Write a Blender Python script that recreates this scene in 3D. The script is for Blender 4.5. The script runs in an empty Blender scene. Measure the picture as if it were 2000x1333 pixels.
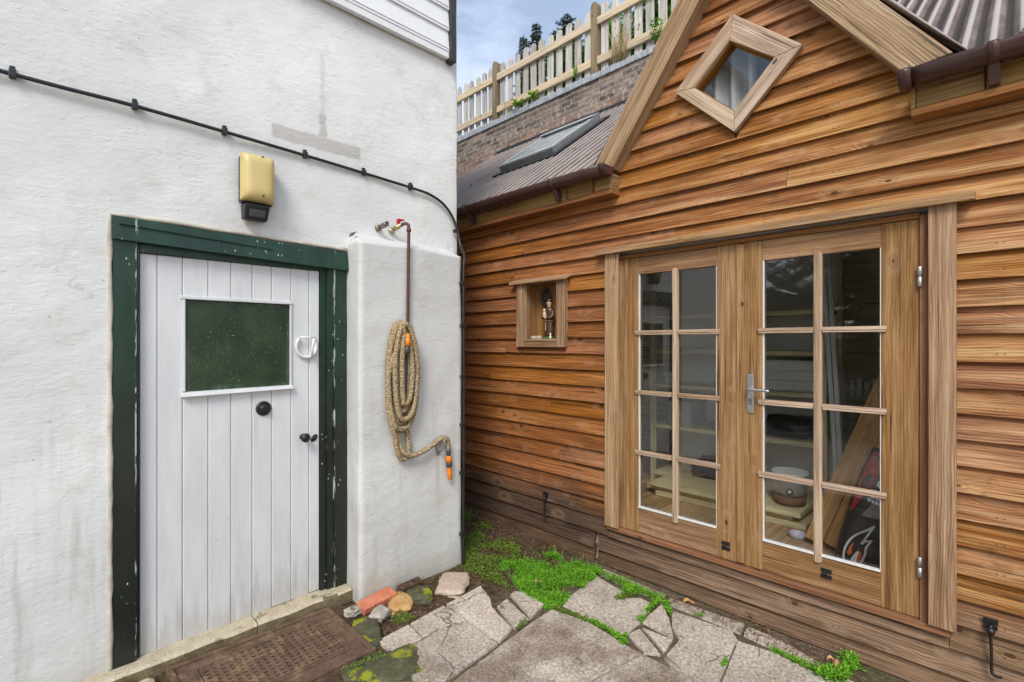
import bpy, bmesh, math, random
from mathutils import Vector as V, Matrix, Quaternion, noise as mnoise
R = math.radians
random.seed(11)
SC = bpy.context.scene
COL = SC.collection
# ------------------------------------------------------------------ camera, sky, sun, exposure
H = 1.6                                    # camera height; X runs along the cottage wall, Y along the shed wall
cam = bpy.data.cameras.new("Camera")
camo = bpy.data.objects.new("Camera", cam); COL.objects.link(camo)
fw = V((.699, .715, 0)).normalized()
camo.location = (0, 0, H)
camo.rotation_euler = fw.to_track_quat('-Z', 'Y').to_euler()
cam.sensor_width = 36; cam.lens = 36*978/2000; cam.shift_y = 3.5/2000
cam.clip_start = .05; cam.clip_end = 500
SC.camera = camo
SUN_EL, SUN_AZ = R(44), R(236)             # azimuth measured clockwise from +Y: the sun stands behind the camera
w = bpy.data.worlds.new("World"); SC.world = w; w.use_nodes = True
nt = w.node_tree; bg = nt.nodes["Background"]
sky = nt.nodes.new("ShaderNodeTexSky"); sky.sky_type = 'NISHITA'; sky.sun_disc = False
sky.sun_elevation = SUN_EL; sky.sun_rotation = SUN_AZ
sky.air_density = 1.0; sky.dust_density = 1.5; sky.ozone_density = 1.5
tc = nt.nodes.new("ShaderNodeTexCoord"); mp = nt.nodes.new("ShaderNodeMapping")
mp.inputs['Scale'].default_value = (1.2, 1.2, 3.2)
cn = nt.nodes.new("ShaderNodeTexNoise"); cn.inputs['Scale'].default_value = 1.5; cn.inputs['Detail'].default_value = 7; cn.inputs['Roughness'].default_value = .6
cr = nt.nodes.new("ShaderNodeValToRGB"); cr.color_ramp.elements[0].color = (.13, .13, .13, 1); cr.color_ramp.elements[0].position = .42; cr.color_ramp.elements[1].position = 1.0
cm = nt.nodes.new("ShaderNodeMix"); cm.data_type = 'RGBA'
nt.links.new(tc.outputs['Generated'], mp.inputs['Vector']); nt.links.new(mp.outputs[0], cn.inputs['Vector'])
nt.links.new(cn.outputs['Fac'], cr.inputs[0]); nt.links.new(cr.outputs[0], cm.inputs[0])
nt.links.new(sky.outputs[0], cm.inputs[6]); cm.inputs[7].default_value = (9.5, 9.9, 10.4, 1)   # thin high cloud
nt.links.new(cm.outputs[2], bg.inputs[0]); bg.inputs[1].default_value = .12
sun = bpy.data.lights.new("Sun", 'SUN'); suno = bpy.data.objects.new("Sun", sun); COL.objects.link(suno)
sd = V((math.sin(SUN_AZ)*math.cos(SUN_EL), math.cos(SUN_AZ)*math.cos(SUN_EL), math.sin(SUN_EL)))
suno.rotation_euler = sd.to_track_quat('Z', 'Y').to_euler(); suno.location = sd*30
sun.energy = 1.5; sun.angle = R(20); sun.color = (1, .965, .89)
SC.view_settings.view_transform = 'Standard'; SC.view_settings.look = 'None'
SC.view_settings.exposure = .78; SC.view_settings.gamma = 1
try:
    SC.cycles.max_bounces = 8; SC.cycles.diffuse_bounces = 5; SC.cycles.glossy_bounces = 4
    SC.cycles.transparent_max_bounces = 16; SC.cycles.caustics_reflective = False; SC.cycles.caustics_refractive = False
    SC.cycles.sample_clamp_indirect = 4
except Exception: pass

# ------------------------------------------------------------------ node helpers
class NT:
    def __init__(s, name):
        s.m = bpy.data.materials.new(name); s.m.use_nodes = True
        s.t = s.m.node_tree; s.b = s.t.nodes["Principled BSDF"]; s.out = s.t.nodes["Material Output"]
    def put(s, sock, v):
        if v is None: return
        if hasattr(v, 'is_output'): s.t.links.new(v, sock)
        elif isinstance(v, (tuple, list)) and len(v) == 3 and len(getattr(sock, 'default_value', (0,)*3)) == 4: sock.default_value = (*v, 1)
        else: sock.default_value = v
    def n(s, typ, **kw):
        nd = s.t.nodes.new(typ)
        for k, v in kw.items(): setattr(nd, k, v)
        return nd
    def math(s, op, a, b=None, c=None, clamp=False):
        nd = s.n("ShaderNodeMath", operation=op, use_clamp=clamp)
        for i, v in enumerate((a, b, c)): s.put(nd.inputs[i], v)
        return nd.outputs[0]
    def noise(s, vec, scale=5, detail=3, rough=.55, dist=0):
        nd = s.n("ShaderNodeTexNoise"); s.put(nd.inputs['Vector'], vec)
        nd.inputs['Scale'].default_value = scale; nd.inputs['Detail'].default_value = detail
        nd.inputs['Roughness'].default_value = rough; nd.inputs['Distortion'].default_value = dist
        return nd.outputs['Fac']
    def vor(s, vec, scale=5, feature='F1', rnd=1):
        nd = s.n("ShaderNodeTexVoronoi", feature=feature); s.put(nd.inputs['Vector'], vec)
        nd.inputs['Scale'].default_value = scale; nd.inputs['Randomness'].default_value = rnd
        return nd
    def scale(s, vec, sc, loc=(0, 0, 0)):
        nd = s.n("ShaderNodeMapping"); s.put(nd.inputs['Vector'], vec)
        nd.inputs['Scale'].default_value = sc; nd.inputs['Location'].default_value = loc
        return nd.outputs[0]
    def ss(s, v, a, b, lo=0, hi=1):          # smoothstep a..b -> lo..hi
        nd = s.n("ShaderNodeMapRange", interpolation_type='SMOOTHSTEP')
        s.put(nd.inputs[0], v); nd.inputs[1].default_value = a; nd.inputs[2].default_value = b
        nd.inputs[3].default_value = lo; nd.inputs[4].default_value = hi
        return nd.outputs[0]
    def lin(s, v, a, b, lo=0, hi=1):
        nd = s.n("ShaderNodeMapRange"); s.put(nd.inputs[0], v); nd.inputs[1].default_value = a; nd.inputs[2].default_value = b
        nd.inputs[3].default_value = lo; nd.inputs[4].default_value = hi
        return nd.outputs[0]
    def mix(s, f, a, b, blend='MIX'):
        nd = s.n("ShaderNodeMix", data_type='RGBA', blend_type=blend)
        s.put(nd.inputs[0], f); s.put(nd.inputs[6], a); s.put(nd.inputs[7], b)
        return nd.outputs[2]
    def hsv(s, col, h=.5, sat=1, val=1):
        nd = s.n("ShaderNodeHueSaturation"); s.put(nd.inputs['Hue'], h); s.put(nd.inputs['Saturation'], sat)
        s.put(nd.inputs['Value'], val); s.put(nd.inputs['Color'], col)
        return nd.outputs[0]
    def pos(s):
        g = s.n("ShaderNodeNewGeometry"); sp = s.n("ShaderNodeSeparateXYZ"); s.t.links.new(g.outputs['Position'], sp.inputs[0])
        return g.outputs['Position'], sp.outputs
    def uv(s):
        u = s.n("ShaderNodeUVMap"); u.uv_map = "UVMap"; return u.outputs[0]
    def rnd(s):
        a = s.n("ShaderNodeAttribute"); a.attribute_name = "rnd"; sp = s.n("ShaderNodeSeparateColor")
        s.t.links.new(a.outputs['Color'], sp.inputs[0]); return sp.outputs
    def bump(s, h, strength=.3, dist=.01, normal=None):
        nd = s.n("ShaderNodeBump"); nd.inputs['Strength'].default_value = strength; nd.inputs['Distance'].default_value = dist
        s.put(nd.inputs['Height'], h); s.put(nd.inputs['Normal'], normal); return nd.outputs[0]
    def fin(s, col, rough=.6, normal=None, metal=0, spec=.5):
        s.put(s.b.inputs['Base Color'], col); s.put(s.b.inputs['Roughness'], rough); s.put(s.b.inputs['Metallic'], metal)
        s.put(s.b.inputs['Specular IOR Level'], spec); s.put(s.b.inputs['Normal'], normal)
        return s.m

def wood(name, base, dark, pale, weather=.3, var=.25, rough=.72, bump=.5, knots=.5, mode=None, ring=60, fine=1.0, streak=.45):
    s = NT(name); uv = s.uv(); r = s.rnd(); P, p = s.pos()
    sx = s.n("ShaderNodeSeparateXYZ"); s.t.links.new(uv, sx.inputs[0]); v = sx.outputs[1]
    vo = s.vor(s.scale(uv, (4.2, 8.5, 1)), 1); d = vo.outputs['Distance']
    sc = s.n("ShaderNodeSeparateColor"); s.t.links.new(vo.outputs['Color'], sc.inputs[0])
    has = s.math('GREATER_THAN', sc.outputs[0], 1-knots)
    kn = s.math('MULTIPLY', s.ss(d, .092, .06), has)
    halo = s.math('MULTIPLY', s.ss(d, .45, .05), has)
    n1 = s.noise(s.scale(uv, (1.1, 7, 1)), 1, 4, .55)
    ph = s.math('ADD', s.math('MULTIPLY', v, ring*6.28), s.math('MULTIPLY', n1, ring*.55))
    ph = s.math('ADD', ph, s.math('MULTIPLY', halo, 16))
    rg = s.math('MULTIPLY_ADD', s.math('SINE', ph), .5, .5)
    rg = s.math('POWER', rg, 1.6)
    fn = s.noise(s.scale(uv, (2.2, 78, 1)), 1, 5, .70)
    st = s.noise(s.scale(uv, (1.3, 26, 1)), 1, 4, .65)
    rv = s.math('MULTIPLY', rg, s.lin(s.noise(s.scale(uv, (2.2, 14, 1), (4, 1, 0)), 1, 3), .35, .65, .25, 1))
    g = s.math('ADD', s.math('MULTIPLY', rv, .34), s.math('MULTIPLY', s.ss(fn, .38, .60), .72*fine))
    col = s.mix(s.math('MULTIPLY', g, .78), base, dark)
    col = s.hsv(col, .5, 1, s.lin(st, .3, .7, .70, 1.28))
    wm = s.math('ADD', s.ss(st, .38, .72), s.math('MULTIPLY_ADD', r[0], .5, -.2))
    if mode == 'shed':
        t = s.noise(P, 1.6, 4, .6)
        wf = s.math('ADD', s.lin(p[1], 2.45, 1.2, .10, 1.0), s.math('MULTIPLY_ADD', t, .7, -.35))
        wf = s.math('MULTIPLY', wf, s.lin(p[2], 3.5, 2.5, .45, 1))
    else: wf = weather
    if mode == 'shed': wm = s.math('MULTIPLY', wm, s.lin(r[2], .25, .86, 1.25, .25))       # the strip tucked under the lap has weathered least
    wm = s.math('MULTIPLY', wm, wf, clamp=True)
    col = s.mix(wm, col, s.mix(s.math('MULTIPLY', g, .7), pale, s.hsv(pale, .5, 1.2, .5)))
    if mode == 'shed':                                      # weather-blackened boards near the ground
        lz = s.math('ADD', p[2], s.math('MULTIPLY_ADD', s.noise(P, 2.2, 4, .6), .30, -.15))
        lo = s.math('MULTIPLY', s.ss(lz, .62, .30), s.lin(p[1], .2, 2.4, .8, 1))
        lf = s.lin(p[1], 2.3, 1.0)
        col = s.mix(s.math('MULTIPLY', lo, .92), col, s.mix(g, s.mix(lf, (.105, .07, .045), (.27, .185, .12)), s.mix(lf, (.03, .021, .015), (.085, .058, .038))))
        lst = s.math('MULTIPLY', s.ss(s.noise(s.scale(P, (3, 6, 6)), 1, 6, .7), .58, .72), .4)
        col = s.mix(lst, col, (.05, .028, .012))
    if streak:
        dst = s.ss(s.noise(s.scale(uv, (.7, 20, 1), (9, 2, 0)), 1, 5, .7), .53, .72); col = s.mix(s.math('MULTIPLY', dst, streak), col, s.hsv(dark, .5, .9, .55))
    col = s.mix(s.math('MULTIPLY', kn, .88), col, (.055, .022, .008))
    col = s.mix(s.math('MULTIPLY', s.math('MULTIPLY', s.ss(d, .20, .15), s.ss(d, .11, .15)), s.math('MULTIPLY', has, .22)), col, (.10, .045, .015))
    fk = s.math('MULTIPLY', s.math('MULTIPLY', s.ss(d, .40, .24), s.ss(d, .10, .22)), s.math('MULTIPLY', has, s.ss(fn, .4, .6)))
    col = s.mix(s.math('MULTIPLY', fk, .20), col, s.hsv(pale, .5, .8, 1.15))
    if mode == 'shed':                                      # rusty nail heads along the studs
        md = s.math('ABSOLUTE', s.math('SUBTRACT', s.math('PINGPONG', s.math('ADD', p[1], 7.13), .30), .012)); nl = s.math('MULTIPLY', s.math('MULTIPLY', s.ss(md, .0045, .0025), s.ss(s.noise(P, 5, 2), .46, .52)), s.math('MULTIPLY', s.ss(r[2], .20, .23), s.ss(r[2], .29, .26)))
        col = s.mix(s.math('MULTIPLY', nl, .6), col, (.03, .02, .015))
    col = s.hsv(col, s.math('MULTIPLY_ADD', r[1], .008, .496), s.math('MULTIPLY_ADD', r[1], .16, .92), s.math('MULTIPLY_ADD', r[0], 2*var, 1-var))
    hgt = s.math('ADD', s.math('MULTIPLY', rv, -.4), s.math('MULTIPLY', fn, .6))
    hgt = s.math('ADD', hgt, s.math('MULTIPLY', halo, .5))
    crk = s.ss(s.noise(s.scale(uv, (1.3, 55, 1), (3, 7, 0)), 1, 3, .5), .66, .71)
    col = s.mix(s.math('MULTIPLY', crk, .75), col, (.03, .018, .01)); hgt = s.math('SUBTRACT', hgt, crk)
    return s.fin(col, rough, s.bump(hgt, bump, .006), spec=.3)

def plain(name, col, rough=.5, metal=0, bump=0, bscale=60, var=.12, vscale=6, spec=.5):
    s = NT(name); P, p = s.pos()
    c = s.hsv(col, .5, 1, s.lin(s.noise(P, vscale, 5, .6), .3, .7, 1-var, 1+var)) if var else col
    nrm = s.bump(s.noise(P, bscale, 4, .6), bump, .004) if bump else None
    return s.fin(c, rough, nrm, metal, spec)

M = {}
M['clad'] = wood('shed_boards', (.36, .128, .031), (.095, .032, .009), (.53, .315, .152), mode='shed', var=.13, bump=1.0, ring=80, knots=.8, streak=.6)
M['trim'] = wood('pale_weathered_timber', (.37, .21, .098), (.16, .078, .033), (.50, .35, .22), weather=.8, var=.10, bump=.8, ring=80, knots=.4, streak=.6)
M['door'] = wood('shed_door_timber', (.32, .165, .068), (.125, .055, .021), (.45, .295, .17), weather=.7, var=.11, bump=.7, ring=80, knots=.38, streak=.8)
M['barge'] = wood('bargeboard_timber', (.35, .215, .108), (.165, .09, .04), (.45, .34, .235), weather=.8, var=.05, bump=.9, ring=75, knots=.35)
M['soffit'] = wood('stained_soffit_timber', (.36, .14, .03), (.13, .042, .010), (.40, .22, .08), weather=.25, var=.15)
M['sill'] = wood('dark_oiled_timber', (.30, .125, .04), (.11, .042, .015), (.33, .20, .10), weather=.35, var=.12)
M['eave'] = wood('algae_stained_timber', (.32, .18, .06), (.14, .07, .022), (.38, .27, .10), weather=.6, var=.15)
M['inner'] = wood('inner_plywood', (.66, .60, .50), (.55, .48, .36), (.70, .65, .56), weather=.3, var=.06, bump=.15)
M['innerfloor'] = wood('shed_floor_boards', (.56, .36, .18), (.34, .19, .08), (.58, .42, .25), weather=.3, var=.15)
M['shelf'] = wood('raw_pine_shelf', (.74, .66, .42), (.60, .48, .27), (.76, .70, .50), weather=.3, var=.06, bump=.2)
M['lean'] = wood('stained_planed_board', (.72, .40, .13), (.46, .21, .055), (.72, .45, .19), weather=.25, var=.16, bump=.3, knots=.4)
M['picket'] = wood('silver_grey_picket', (.56, .52, .46), (.30, .26, .21), (.70, .69, .66), weather=.8, var=.16, bump=.6)
M['post'] = wood('weathered_fence_post', (.30, .225, .13), (.14, .10, .055), (.36, .31, .22), weather=.7, var=.1, bump=.6)
M['rail'] = wood('new_pale_fence_rail', (.66, .54, .37), (.50, .38, .23), (.70, .61, .47), weather=.3, var=.08, bump=.3)
M['niche'] = wood('shrine_inner_timber', (.30, .155, .062), (.16, .075, .028), (.34, .20, .10), weather=.4, var=.12, bump=.3)
M['trunk'] = plain('bark', (.09, .065, .045), .9, bump=.6, bscale=25, var=.3)

def leafmat(name, a, b, rough=.55, trans=.25):
    s = NT(name); r = s.rnd()
    c = s.mix(r[0], a, b); c = s.hsv(c, .5, 1, s.math('MULTIPLY_ADD', r[1], .7, .6))
    s.fin(c, rough, None, 0, .3)
    tr = s.n("ShaderNodeBsdfTranslucent"); s.put(tr.inputs[0], c); mx = s.n("ShaderNodeMixShader"); mx.inputs[0].default_value = trans
    s.t.links.new(s.b.outputs[0], mx.inputs[1]); s.t.links.new(tr.outputs[0], mx.inputs[2]); s.t.links.new(mx.outputs[0], s.out.inputs[0])
    return s.m
M['moss'] = leafmat('bright_moss_leaf', (.055, .22, .010), (.26, .54, .03))
M['mossd'] = leafmat('olive_moss_leaf', (.09, .15, .02), (.19, .28, .035))
M['lime'] = leafmat('lime_weed_leaf', (.22, .42, .05), (.38, .55, .08), trans=.4)
M['straw'] = leafmat('dry_straw', (.52, .40, .18), (.66, .54, .30))
M['litter'] = leafmat('dead_leaf_litter', (.10, .055, .028), (.34, .22, .12), .8, .05)
M['deadleaf'] = leafmat('tan_dead_leaf', (.46, .25, .09), (.58, .36, .15), .7, .1)
M['needle'] = leafmat('conifer_needles', (.028, .060, .024), (.07, .13, .045), .6, .1)
M['needle2'] = leafmat('deodar_needles', (.045, .09, .05), (.10, .17, .09), .6, .1)
M['cedar'] = leafmat('mirrored_cedar_needles', (.05, .13, .035), (.13, .24, .07))
M['shrub'] = leafmat('shrub_leaf', (.07, .16, .025), (.20, .34, .05), .5, .3)

def render_mat(name='white_roughcast_paint', tone=1.0, dirt=1.0):
    s = NT(name); P, p = s.pos()
    big = s.noise(P, 1.3, 4, .55); mid = s.noise(P, 7, 5, .6)
    col = s.mix(s.ss(big, .35, .7), (.65*tone, .66*tone, .645*tone), (.76*tone, .77*tone, .76*tone*.985))
    # grey weather streaks that run down the paint
    stv = s.noise(s.scale(P, (9, 9, .7)), 1, 5, .65)
    band = s.math('MULTIPLY', s.ss(p[2], 1.55, .75), s.ss(p[2], .05, .5, .6, 1))
    col = s.mix(s.math('MULTIPLY', s.math('MULTIPLY', s.ss(stv, .50, .70), band), .55), col, (.36, .33, .29))
    col = s.mix(s.math('MULTIPLY', s.ss(mid, .52, .75), .44*dirt), col, (.52, .50, .45))
    # grime just above the ground
    gr = s.math('MULTIPLY', s.ss(s.math('ADD', p[2], s.math('MULTIPLY_ADD', mid, .3, -.15)), .26, .04), .5)
    col = s.mix(gr, col, (.33, .29, .22))
    # the bare grey scar of a removed bracket above the door: a bar and the cable chase over it
    wob = s.math('MULTIPLY_ADD', s.noise(P, 30, 3), .05, -.025)
    def box(x0, x1, z0, z1, e=.008):
        X = s.math('ADD', p[0], wob); Z = s.math('ADD', p[2], s.math('MULTIPLY', wob, .5))
        a = s.math('MULTIPLY', s.ss(X, x0-e, x0+e), s.ss(X, x1+e, x1-e)); b = s.math('MULTIPLY', s.ss(Z, z0-e, z0+e), s.ss(Z, z1+e, z1-e))
        return s.math('MULTIPLY', a, b)
    sl = s.math('MULTIPLY', s.ss(p[1], 2.99, 2.96), 1)
    scar = s.math('MAXIMUM', box(1.0, 1.535, 2.755, 2.835), box(1.268, 1.312, 2.83, 2.975))
    scar = s.math('MAXIMUM', scar, s.math('MULTIPLY', box(1.278, 1.302, 2.96, 3.34, .012), .5))
    scar = s.math('MULTIPLY', scar, s.ss(s.noise(P, 18, 5, .7), .20, .42))
    col = s.mix(s.math('MULTIPLY', scar, .66), col, (.40, .375, .34))
    # rust streak below the hose hook, dark chips
    rs = s.math('MULTIPLY', s.math('MULTIPLY', s.ss(s.math('ABSOLUTE', s.math('SUBTRACT', p[0], 2.02)), .035, .0), s.ss(p[2], .25, .8)), s.ss(p[2], .90, .84))
    col = s.mix(s.math('MULTIPLY', s.math('MULTIPLY', rs, s.ss(stv, .3, .6)), .55), col, (.40, .28, .18))
    ch = s.ss(s.vor(P, 9).outputs['Distance'], .055, .02)
    col = s.mix(s.math('MULTIPLY', ch, .55), col, (.25, .22, .18))
    wv = s.n("ShaderNodeTexNoise"); s.t.links.new(P, wv.inputs['Vector']); wv.inputs['Scale'].default_value = 3; wv.inputs['Detail'].default_value = 5
    wa = s.n("ShaderNodeVectorMath", operation='MULTIPLY_ADD'); s.t.links.new(wv.outputs['Color'], wa.inputs[0]); wa.inputs[1].default_value = (.5,)*3; s.t.links.new(P, wa.inputs[2])
    ce = s.vor(wa.outputs[0], .9, 'DISTANCE_TO_EDGE').outputs['Distance']; crk = s.math('MULTIPLY', s.ss(ce, .003, .001), s.ss(s.noise(P, 1.1, 2), .54, .62))
    col = s.mix(s.math('MULTIPLY', crk, .35), col, (.30, .27, .23))
    b1 = s.noise(s.scale(P, (9, 9, 15)), 1, 7, .60, .25); b2 = s.noise(s.scale(P, (26, 26, 60)), 1, 5, .66)
    pit = s.ss(s.noise(s.scale(P, (20, 20, 36)), 1, 4, .6), .60, .68)
    pt = s.lin(s.noise(P, 2.1, 3), .35, .65, .25, 1.15); b1 = s.math('MULTIPLY', b1, pt); b2 = s.math('MULTIPLY', b2, s.lin(s.noise(P, 3.7, 3), .35, .65, .3, 1.2)); hgt = s.math('ADD', s.math('MULTIPLY', b1, 1.3), s.math('ADD', s.math('MULTIPLY', b2, .75), s.math('MULTIPLY', pit, .22)))
    return s.fin(col, .62, s.bump(hgt, .40, .011), spec=.35)
M['render'] = render_mat()
M['render2'] = render_mat('greyed_buttress_paint', .86, 1.5)
M['fillet'] = plain('stained_mortar', (.47, .44, .36), .85, bump=.7, bscale=45, var=.3, vscale=9)
def green():
    s = NT('dark_green_gloss_paint'); P, p = s.pos()
    col = s.mix(s.ss(p[2], .9, 1.9), (.011, .016, .012), (.008, .034, .018))
    n = s.noise(s.scale(P, (12, 12, 5)), 1, 5, .6); col = s.hsv(col, .5, 1, s.lin(n, .3, .7, .7, 1.4))
    ch = s.math('MULTIPLY', s.ss(s.vor(s.scale(P, (1.6, 1.6, .8)), 24).outputs['Distance'], .13, .07), s.ss(s.noise(P, 3.3, 3), .50, .6))
    eg = s.math('MINIMUM', s.math('ABSOLUTE', s.math('SUBTRACT', p[0], .386)), s.math('ABSOLUTE', s.math('SUBTRACT', p[0], 1.366))); eg = s.math('MULTIPLY', s.ss(eg, .006, .003), s.ss(s.noise(s.scale(P, (30, 30, 5)), 1, 5, .7), .50, .58)); ch = s.math('MAXIMUM', ch, s.math('MULTIPLY', eg, .7))
    col = s.mix(ch, col, (.6, .62, .58))
    return s.fin(col, .34, s.bump(s.noise(s.scale(P, (40, 40, 9)), 1, 4), .25, .004), spec=.5)
M['green'] = green()
def board_green():
    s = NT('chalky_green_board'); P, p = s.pos()
    n = s.noise(P, 7, 5, .65); col = s.mix(s.ss(n, .35, .7), (.010, .026, .010), (.024, .050, .018))
    dusty = s.noise(s.scale(P, (14, 14, 3)), 1, 5, .7)
    col = s.mix(s.math('MULTIPLY', s.ss(dusty, .55, .8), .16), col, (.25, .3, .24))
    dens = s.ss(s.math('ADD', s.noise(P, 4.5, 2), s.lin(p[2], 1.34, 1.83, .14, -.05)), .5, .62)
    ch = s.math('MULTIPLY', s.ss(s.vor(P, 75).outputs['Distance'], .11, .06), dens)
    rim = s.math('MAXIMUM', s.math('MAXIMUM', s.ss(p[0], .625, .60), s.ss(p[0], 1.085, 1.105)), s.math('MAXIMUM', s.ss(p[2], 1.385, 1.36), s.ss(p[2], 1.79, 1.815)))
    col = s.mix(s.math('MULTIPLY', rim, s.math('MULTIPLY', s.ss(dusty, .45, .7), .35)), col, (.22, .25, .2)) 
    ch2 = s.math('MULTIPLY', s.ss(s.vor(s.scale(P, (11, 11, 26)), 1).outputs['Distance'], .05, .03), .6)
    col = s.mix(s.math('MAXIMUM', ch, ch2), col, (.6, .63, .58))
    return s.fin(col, .45, s.bump(n, .15, .004))
M['panel'] = board_green()
def white_paint():
    s = NT('white_door_paint'); P, p = s.pos()
    n = s.noise(s.scale(P, (8, 8, 2)), 1, 5, .6); col = s.mix(s.ss(n, .35, .7), (.60, .62, .63), (.68, .695, .70))
    dr = s.math('MULTIPLY', s.ss(s.math('ADD', p[2], s.math('MULTIPLY_ADD', s.noise(s.scale(P, (30, 30, 4)), 1, 4), .5, -.25)), .34, .08), .5)
    scf = s.math('MULTIPLY', s.ss(s.noise(s.scale(P, (22, 22, 2.2)), 1, 5, .7), .56, .72), .22); col = s.mix(scf, col, (.40, .39, .36))
    col = s.mix(dr, col, (.34, .30, .25))
    ch = s.math('MULTIPLY', s.ss(s.vor(P, 11).outputs['Distance'], .045, .02), .7); col = s.mix(ch, col, (.15, .13, .11))
    return s.fin(col, .42, s.bump(s.noise(s.scale(P, (45, 45, 6)), 1, 4), .18, .004))
M['whitedoor'] = white_paint()
M['upvc'] = plain('white_cladding_board', (.74, .75, .76), .35, var=.04, bump=.1, bscale=20)
M['blacktrim'] = plain('black_painted_trim', (.03, .03, .032), .6, bump=.6, bscale=40, var=.4, vscale=20)
M['black'] = plain('black_plastic', (.013, .013, .014), .42, var=.2)
M['blackiron'] = plain('black_iron', (.012, .012, .013), .38, var=.3, vscale=30)
M['steel'] = plain('satin_steel', (.55, .55, .55), .35, 1, var=.12, vscale=25)
M['galv'] = plain('galvanised_metal', (.46, .47, .45), .48, .9, var=.2, vscale=25)
M['brass'] = plain('brass', (.45, .36, .2), .4, .9, var=.3, vscale=30)
M['grime'] = plain('grimy_fitting', (.16, .15, .14), .5, .5, var=.4, vscale=40)
M['red'] = plain('red_lever', (.55, .02, .03), .35, var=.1)
M['copper'] = plain('brown_pipe', (.085, .03, .018), .35, var=.25, vscale=20)
M['lampyellow'] = plain('yellowed_plastic', (.60, .475, .20), .36, var=.06, vscale=8)
M['gutter'] = plain('brown_gutter_plastic', (.058, .026, .022), .34, var=.2, vscale=12)
M['orange'] = plain('orange_plastic', (.80, .22, .012), .38, var=.05)
M['greyplastic'] = plain('grey_plastic', (.06, .062, .075), .45, var=.1)
M['whitemetal'] = plain('white_painted_iron', (.70, .70, .68), .4, var=.08, vscale=40)
M['skyframe'] = plain('grey_skylight_frame', (.26, .275, .28), .35, .4, var=.2, vscale=14)
M['paletrim'] = plain('pale_grey_trim', (.60, .62, .63), .3, .2, var=.05)
M['seal'] = plain('black_rubber_seal', (.012, .012, .012), .6)
M['bar'] = wood('bleached_glazing_bar', (.50, .35, .235), (.26, .155, .09), (.64, .52, .41), weather=.9, var=.08, bump=.6, ring=90, knots=.1)
def hosemat():
    s = NT('khaki_fabric_hose'); uv = s.uv(); P, p = s.pos()
    a = s.noise(s.scale(uv, (90, 10, 1)), 1, 3, .6); b = s.noise(P, 6, 3)
    col = s.mix(s.ss(a, .35, .65), (.13, .085, .045), (.56, .45, .285))
    col = s.mix(s.math('MULTIPLY', s.ss(b, .45, .7), .3), col, (.36, .24, .08))
    return s.fin(col, .85, s.bump(a, .9, .006), spec=.2)
M['hose'] = hosemat()
def roofmat():
    s = NT('bitumen_corrugated_sheet'); P, p = s.pos(); uv = s.uv()
    n = s.noise(P, 3, 5, .65); f = s.noise(s.scale(uv, (60, 4, 1)), 1, 3)
    col = s.mix(s.ss(n, .35, .7), (.12, .092, .083), (.205, .168, .152)); col = s.hsv(col, .5, 1, s.lin(f, .3, .7, .85, 1.15))
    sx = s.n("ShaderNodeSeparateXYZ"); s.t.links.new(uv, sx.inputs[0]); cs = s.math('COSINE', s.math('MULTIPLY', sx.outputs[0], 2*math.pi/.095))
    col = s.mix(s.math('MULTIPLY', s.ss(cs, .1, -.7), .9), col, (.030, .027, .022))      # valley dirt, darkened further with painted-in shade
    col = s.mix(s.math('MULTIPLY', s.ss(cs, .70, .97), .75), col, (.46, .425, .40))           # highlight along the crests painted in as a paler colour
    lich = s.ss(s.noise(P, 22, 5, .7), .62, .72); col = s.mix(s.math('MULTIPLY', lich, .3), col, (.33, .31, .26))
    return s.fin(col, .8, s.bump(s.noise(P, 90, 3), .3, .003), spec=.25)
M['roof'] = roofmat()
def brickmat():
    s = NT('old_dark_brick'); P, p = s.pos()
    cx = s.n("ShaderNodeCombineXYZ"); s.t.links.new(p[1], cx.inputs[0]); s.t.links.new(p[2], cx.inputs[1]); wv = cx.outputs[0]
    wn = s.n("ShaderNodeTexNoise"); s.t.links.new(P, wn.inputs['Vector']); wn.inputs['Scale'].default_value = 14; wn.inputs['Detail'].default_value = 3
    ad = s.n("ShaderNodeVectorMath", operation='MULTIPLY_ADD'); s.t.links.new(wn.outputs['Color'], ad.inputs[0]); ad.inputs[1].default_value = (.012,)*3; s.t.links.new(wv, ad.inputs[2])
    b = s.n("ShaderNodeTexBrick"); s.t.links.new(ad.outputs[0], b.inputs['Vector'])
    b.inputs['Scale'].default_value = 1; b.inputs['Brick Width'].default_value = .225; b.inputs['Row Height'].default_value = .064
    b.inputs['Mortar Size'].default_value = .0058; b.inputs['Mortar Smooth'].default_value = .3; b.inputs['Bias'].default_value = 0
    b.inputs['Color1'].default_value = (.28, .225, .185, 1); b.inputs['Color2'].default_value = (.085, .07, .066, 1); b.inputs['Mortar'].default_value = (.40, .32, .25, 1)
    col = s.hsv(b.outputs['Color'], .5, .95, s.lin(s.noise(P, 9, 5, .7), .3, .7, .65, 1.4))
    red = s.ss(s.math('ADD', p[2], s.math('MULTIPLY_ADD', s.noise(P, 3, 3), .2, -.1)), 4.66, 4.5)
    col = s.mix(s.math('MULTIPLY', red, .35), col, (.36, .17, .12))
    sp = s.math('MULTIPLY', s.ss(s.noise(P, 15, 6, .72), .5, .66), s.math('MULTIPLY', s.ss(p[2], 4.95, 4.62), .75))
    col = s.mix(sp, col, (.52, .49, .44))                   # lime bloom
    hg = s.math('ADD', s.math('MULTIPLY', b.outputs['Fac'], -1.2), s.noise(P, 40, 4, .65))
    return s.fin(col, .9, s.bump(hg, .8, .01), spec=.2)
M['brick'] = brickmat()
M['coping'] = plain('blue_grey_coping_brick', (.36, .38, .41), .75, bump=.5, bscale=50, var=.25, vscale=12)
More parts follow.
